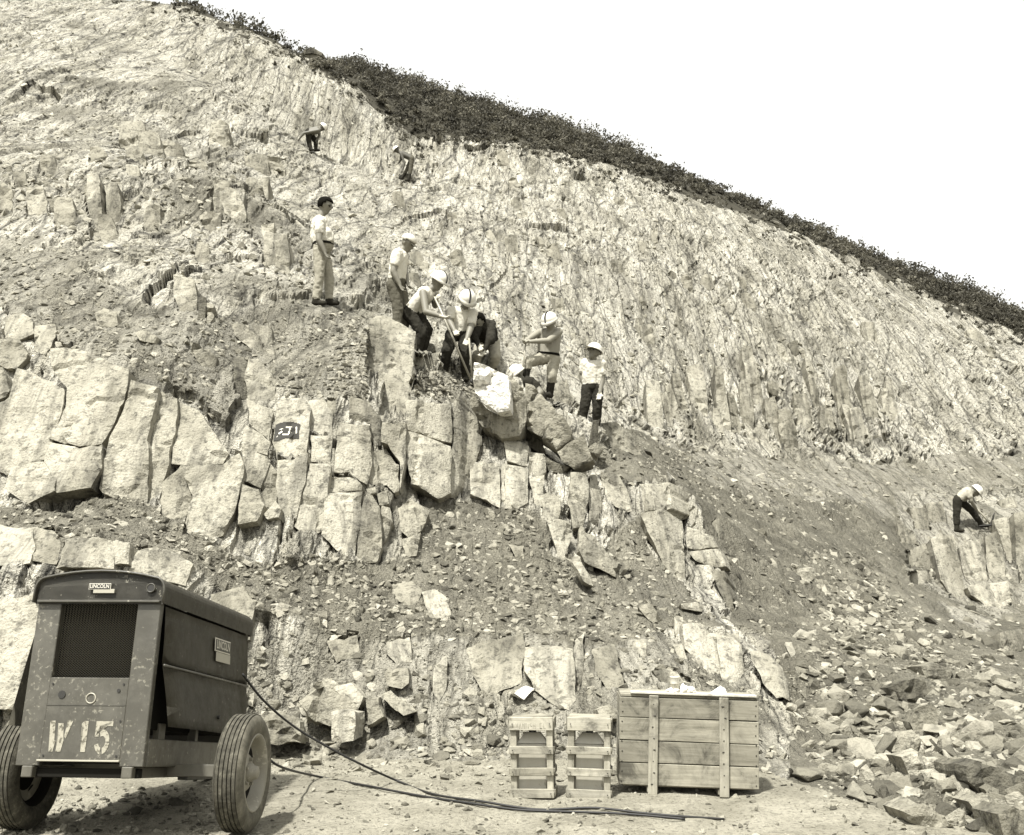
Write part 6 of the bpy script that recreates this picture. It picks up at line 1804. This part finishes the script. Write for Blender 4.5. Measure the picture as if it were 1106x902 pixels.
def leaf_cloud(r, n_, rx, rz, leaf):
    """crossed leaf-sized faces in clumps through the crown"""
    cl = max(3, n_ // 14)
    cc = r.normal(size=(cl, 3)); cc /= np.linalg.norm(cc, axis=1, keepdims=True); cc *= r.uniform(.35, 1.0, (cl, 1)); cc[:, 2] = np.abs(cc[:, 2])
    c = cc[r.integers(0, cl, n_)] + r.normal(size=(n_, 3)) * .15
    c = c * np.array([rx, rx, rz])
    c[:, 2] = np.maximum(c[:, 2], .02)
    u = r.normal(size=(n_, 3)); u /= np.linalg.norm(u, axis=1, keepdims=True)
    v = np.cross(u, r.normal(size=(n_, 3))); v /= np.linalg.norm(v, axis=1, keepdims=True)
    L = leaf * r.uniform(.6, 1.4, (n_, 1))
    V = np.stack([c - u * L, c + v * L * .55, c + u * L, c - v * L * .55], 1).reshape(-1, 3)
    F = np.arange(n_ * 4).reshape(-1, 4)
    return V, F
r = np.random.default_rng(99)
vyx = [p[0] for p in VEG_LINE]; vyy = [p[1] for p in VEG_LINE]
Vs, Fs, off = [], [], 0
tones = []
def set_tone(me, t):
    a_ = me.attributes.new('tone', 'FLOAT_COLOR', 'POINT'); t = np.asarray(t, np.float32)
    a_.data.foreach_set('color', np.stack([t, t, t, np.ones_like(t)], -1).ravel())
cnt = 0; tries = 0
while cnt < 1900 and tries < 60000:
    tries += 1
    y_ = r.uniform(42, 58.5); x_ = r.uniform(-.62, .62) * (y_ + 3)
    z_ = float(height(x_, y_))
    px_, py_ = project(np.array([x_, y_, z_]))
    line = np.interp(px_, vyx, vyy)
    if py_ > line - 2 + r.normal() * 2.5 : continue
    if px_ < -250 or px_ > 1350: continue
    big = r.uniform()
    edge = py_ > line - 14
    rx = (.3 + .9 * r.uniform() ** 1.8) * (0.65 if edge else 1.0); rz = rx * r.uniform(.5, .85)
    V, F = leaf_cloud(r, int(75 + 60 * rx), rx, rz, .068)
    S = surf(np.array([x_]), np.array([y_]))[0]
    Vs.append(V + S); Fs.append(F + off); off += len(V); cnt += 1; tones.append(np.full(len(V), r.uniform(.45, 1.6)))
for px_ in r.uniform(982, 1140, 46):                                  # the raised clump at the right end
    d_ = 53.5 + r.uniform(-2.5, 1.5); py_ = np.interp(px_, [985, 1040, 1106, 1140], [298, 318, 350, 366]) + 4
    c_ = at(px_, py_, d_); rx = r.uniform(.6, 1.15); V, F = leaf_cloud(r, 190, rx, rx * r.uniform(.7, 1.05), .07)
    Vs.append(V + surf(c_[0:1], c_[1:2])[0]); Fs.append(F + off); off += len(V); tones.append(np.full(len(V), r.uniform(.4, 1.1)))
tx = r.uniform(-50, 1150, 420); Hh, ok = hit(tx, np.interp(tx, vyx, vyy) + np.abs(r.normal(size=420)) * 9 - 2)     # low tufts straggling down over the edge
for S in surf(Hh[ok, 0], Hh[ok, 1]):
    rx = r.uniform(.10, .38); V, F = leaf_cloud(r, 34, rx, rx * .8, .06)
    Vs.append(V + S); Fs.append(F + off); off += len(V); tones.append(np.full(len(V), r.uniform(.6, 1.6)))
me = mesh_np('scrub', np.vstack(Vs), np.vstack(Fs)); o = link('scrub', me, M_leaf)
set_tone(me, np.concatenate(tones))
tag(o, 'dense dark scrub covering the hilltop above the rock face', 'scrub', kind='stuff')
# taller bushes that break the skyline, one by one
protos = []
for k in range(5):
    V, F = leaf_cloud(r, 260, .6, .62, .06); protos.append(mesh_np('foliage', V, F, False)); protos[-1].materials.append(M_leaf); set_tone(protos[-1], np.full(len(V), .9))
bm = bmesh.new()
for k in range(5):
    a = 2 * math.pi * k / 5
    tube(bm, [(0, 0, -.15), (.15 * math.cos(a), .15 * math.sin(a), .35), (.28 * math.cos(a + .3), .28 * math.sin(a + .3), .55)], [.03, .022, .008], 5)
stem_me = bpy.data.meshes.new('stem'); bm.to_mesh(stem_me); bm.free(); stem_me.materials.append(M_twig)
SKY = [(200, 8), (330, 58), (400, 78), (470, 97), (560, 125), (640, 152), (700, 175), (760, 197), (820, 223), (880, 249), (940, 277), (985, 295), (1040, 314), (1106, 346)]
SKD = [50, 51, 53, 54, 53, 52, 51.5, 51.5, 51.5, 52, 53, 54, 55, 56]
spots = [(208, 1.0), (232, .8), (258, 1.2), (282, 1.3), (300, .8), (372, .7), (398, .6), (420, .9), (447, .8), (466, 1.0), (490, .7), (545, .6), (588, .8), (640, .7), (668, .8), (742, .7), (795, .8), (853, .9), (884, .8), (905, .7), (962, 1.0), (995, 1.2), (1010, 1.3), (1022, 1.3), (1036, 1.4), (1048, 1.2), (1062, 1.3), (1076, 1.2), (1090, 1.0)]
LABELS = {232: 'leftmost bush on the skyline, at the very top left of the ridge', 258: 'dark bush on the skyline between the leftmost one and the fullest one', 282: 'fullest rounded bush on the skyline at the top left',
          447: 'spiky bush on the skyline above the worker near the scrub edge', 466: 'bush on the skyline just right of the spiky one', 853: 'bush with upright twigs on the skyline, right of the middle of the ridge', 884: 'wider bush on the skyline right of the twiggy one',
          995: 'leftmost bush of the tall clump at the right end of the ridge', 1036: 'highest bush of the tall clump at the right end of the ridge', 1090: 'rightmost bush of the clump on the ridge, at the picture edge'}
Vs, Fs, off = [], [], 0
for i, (px_, hgt) in enumerate(spots):
    d_ = float(np.interp(px_, [p[0] for p in SKY], SKD)); py_ = float(np.interp(px_, [p[0] for p in SKY], [p[1] for p in SKY]))
    q = at(px_, py_, d_); S = surf(q[0:1], q[1:2] - .4)[0]
    if px_ not in LABELS:
        V, F = leaf_cloud(r, 200, .6 * hgt, .6 * hgt, .065); Vs.append(V + S); Fs.append(F + off); off += len(V); continue
    root = empty('bush', (S[0], S[1], S[2] - .05), (0, 0, r.uniform(0, 6.28))); root.scale = (hgt * 1.1,) * 3
    f_ = bpy.data.objects.new('foliage', protos[i % 5]); col.objects.link(f_); f_.parent = root
    s_ = bpy.data.objects.new('stem', stem_me); col.objects.link(s_); s_.parent = root
    tag(root, LABELS[px_], 'bush', 'bushes on the skyline of the ridge')
o = link('scrub', mesh_np('scrub', np.vstack(Vs), np.vstack(Fs)), M_leaf); set_tone(o.data, np.full(off, .8))
tag(o, 'low scrub tops along the skyline of the ridge', 'scrub', kind='stuff')
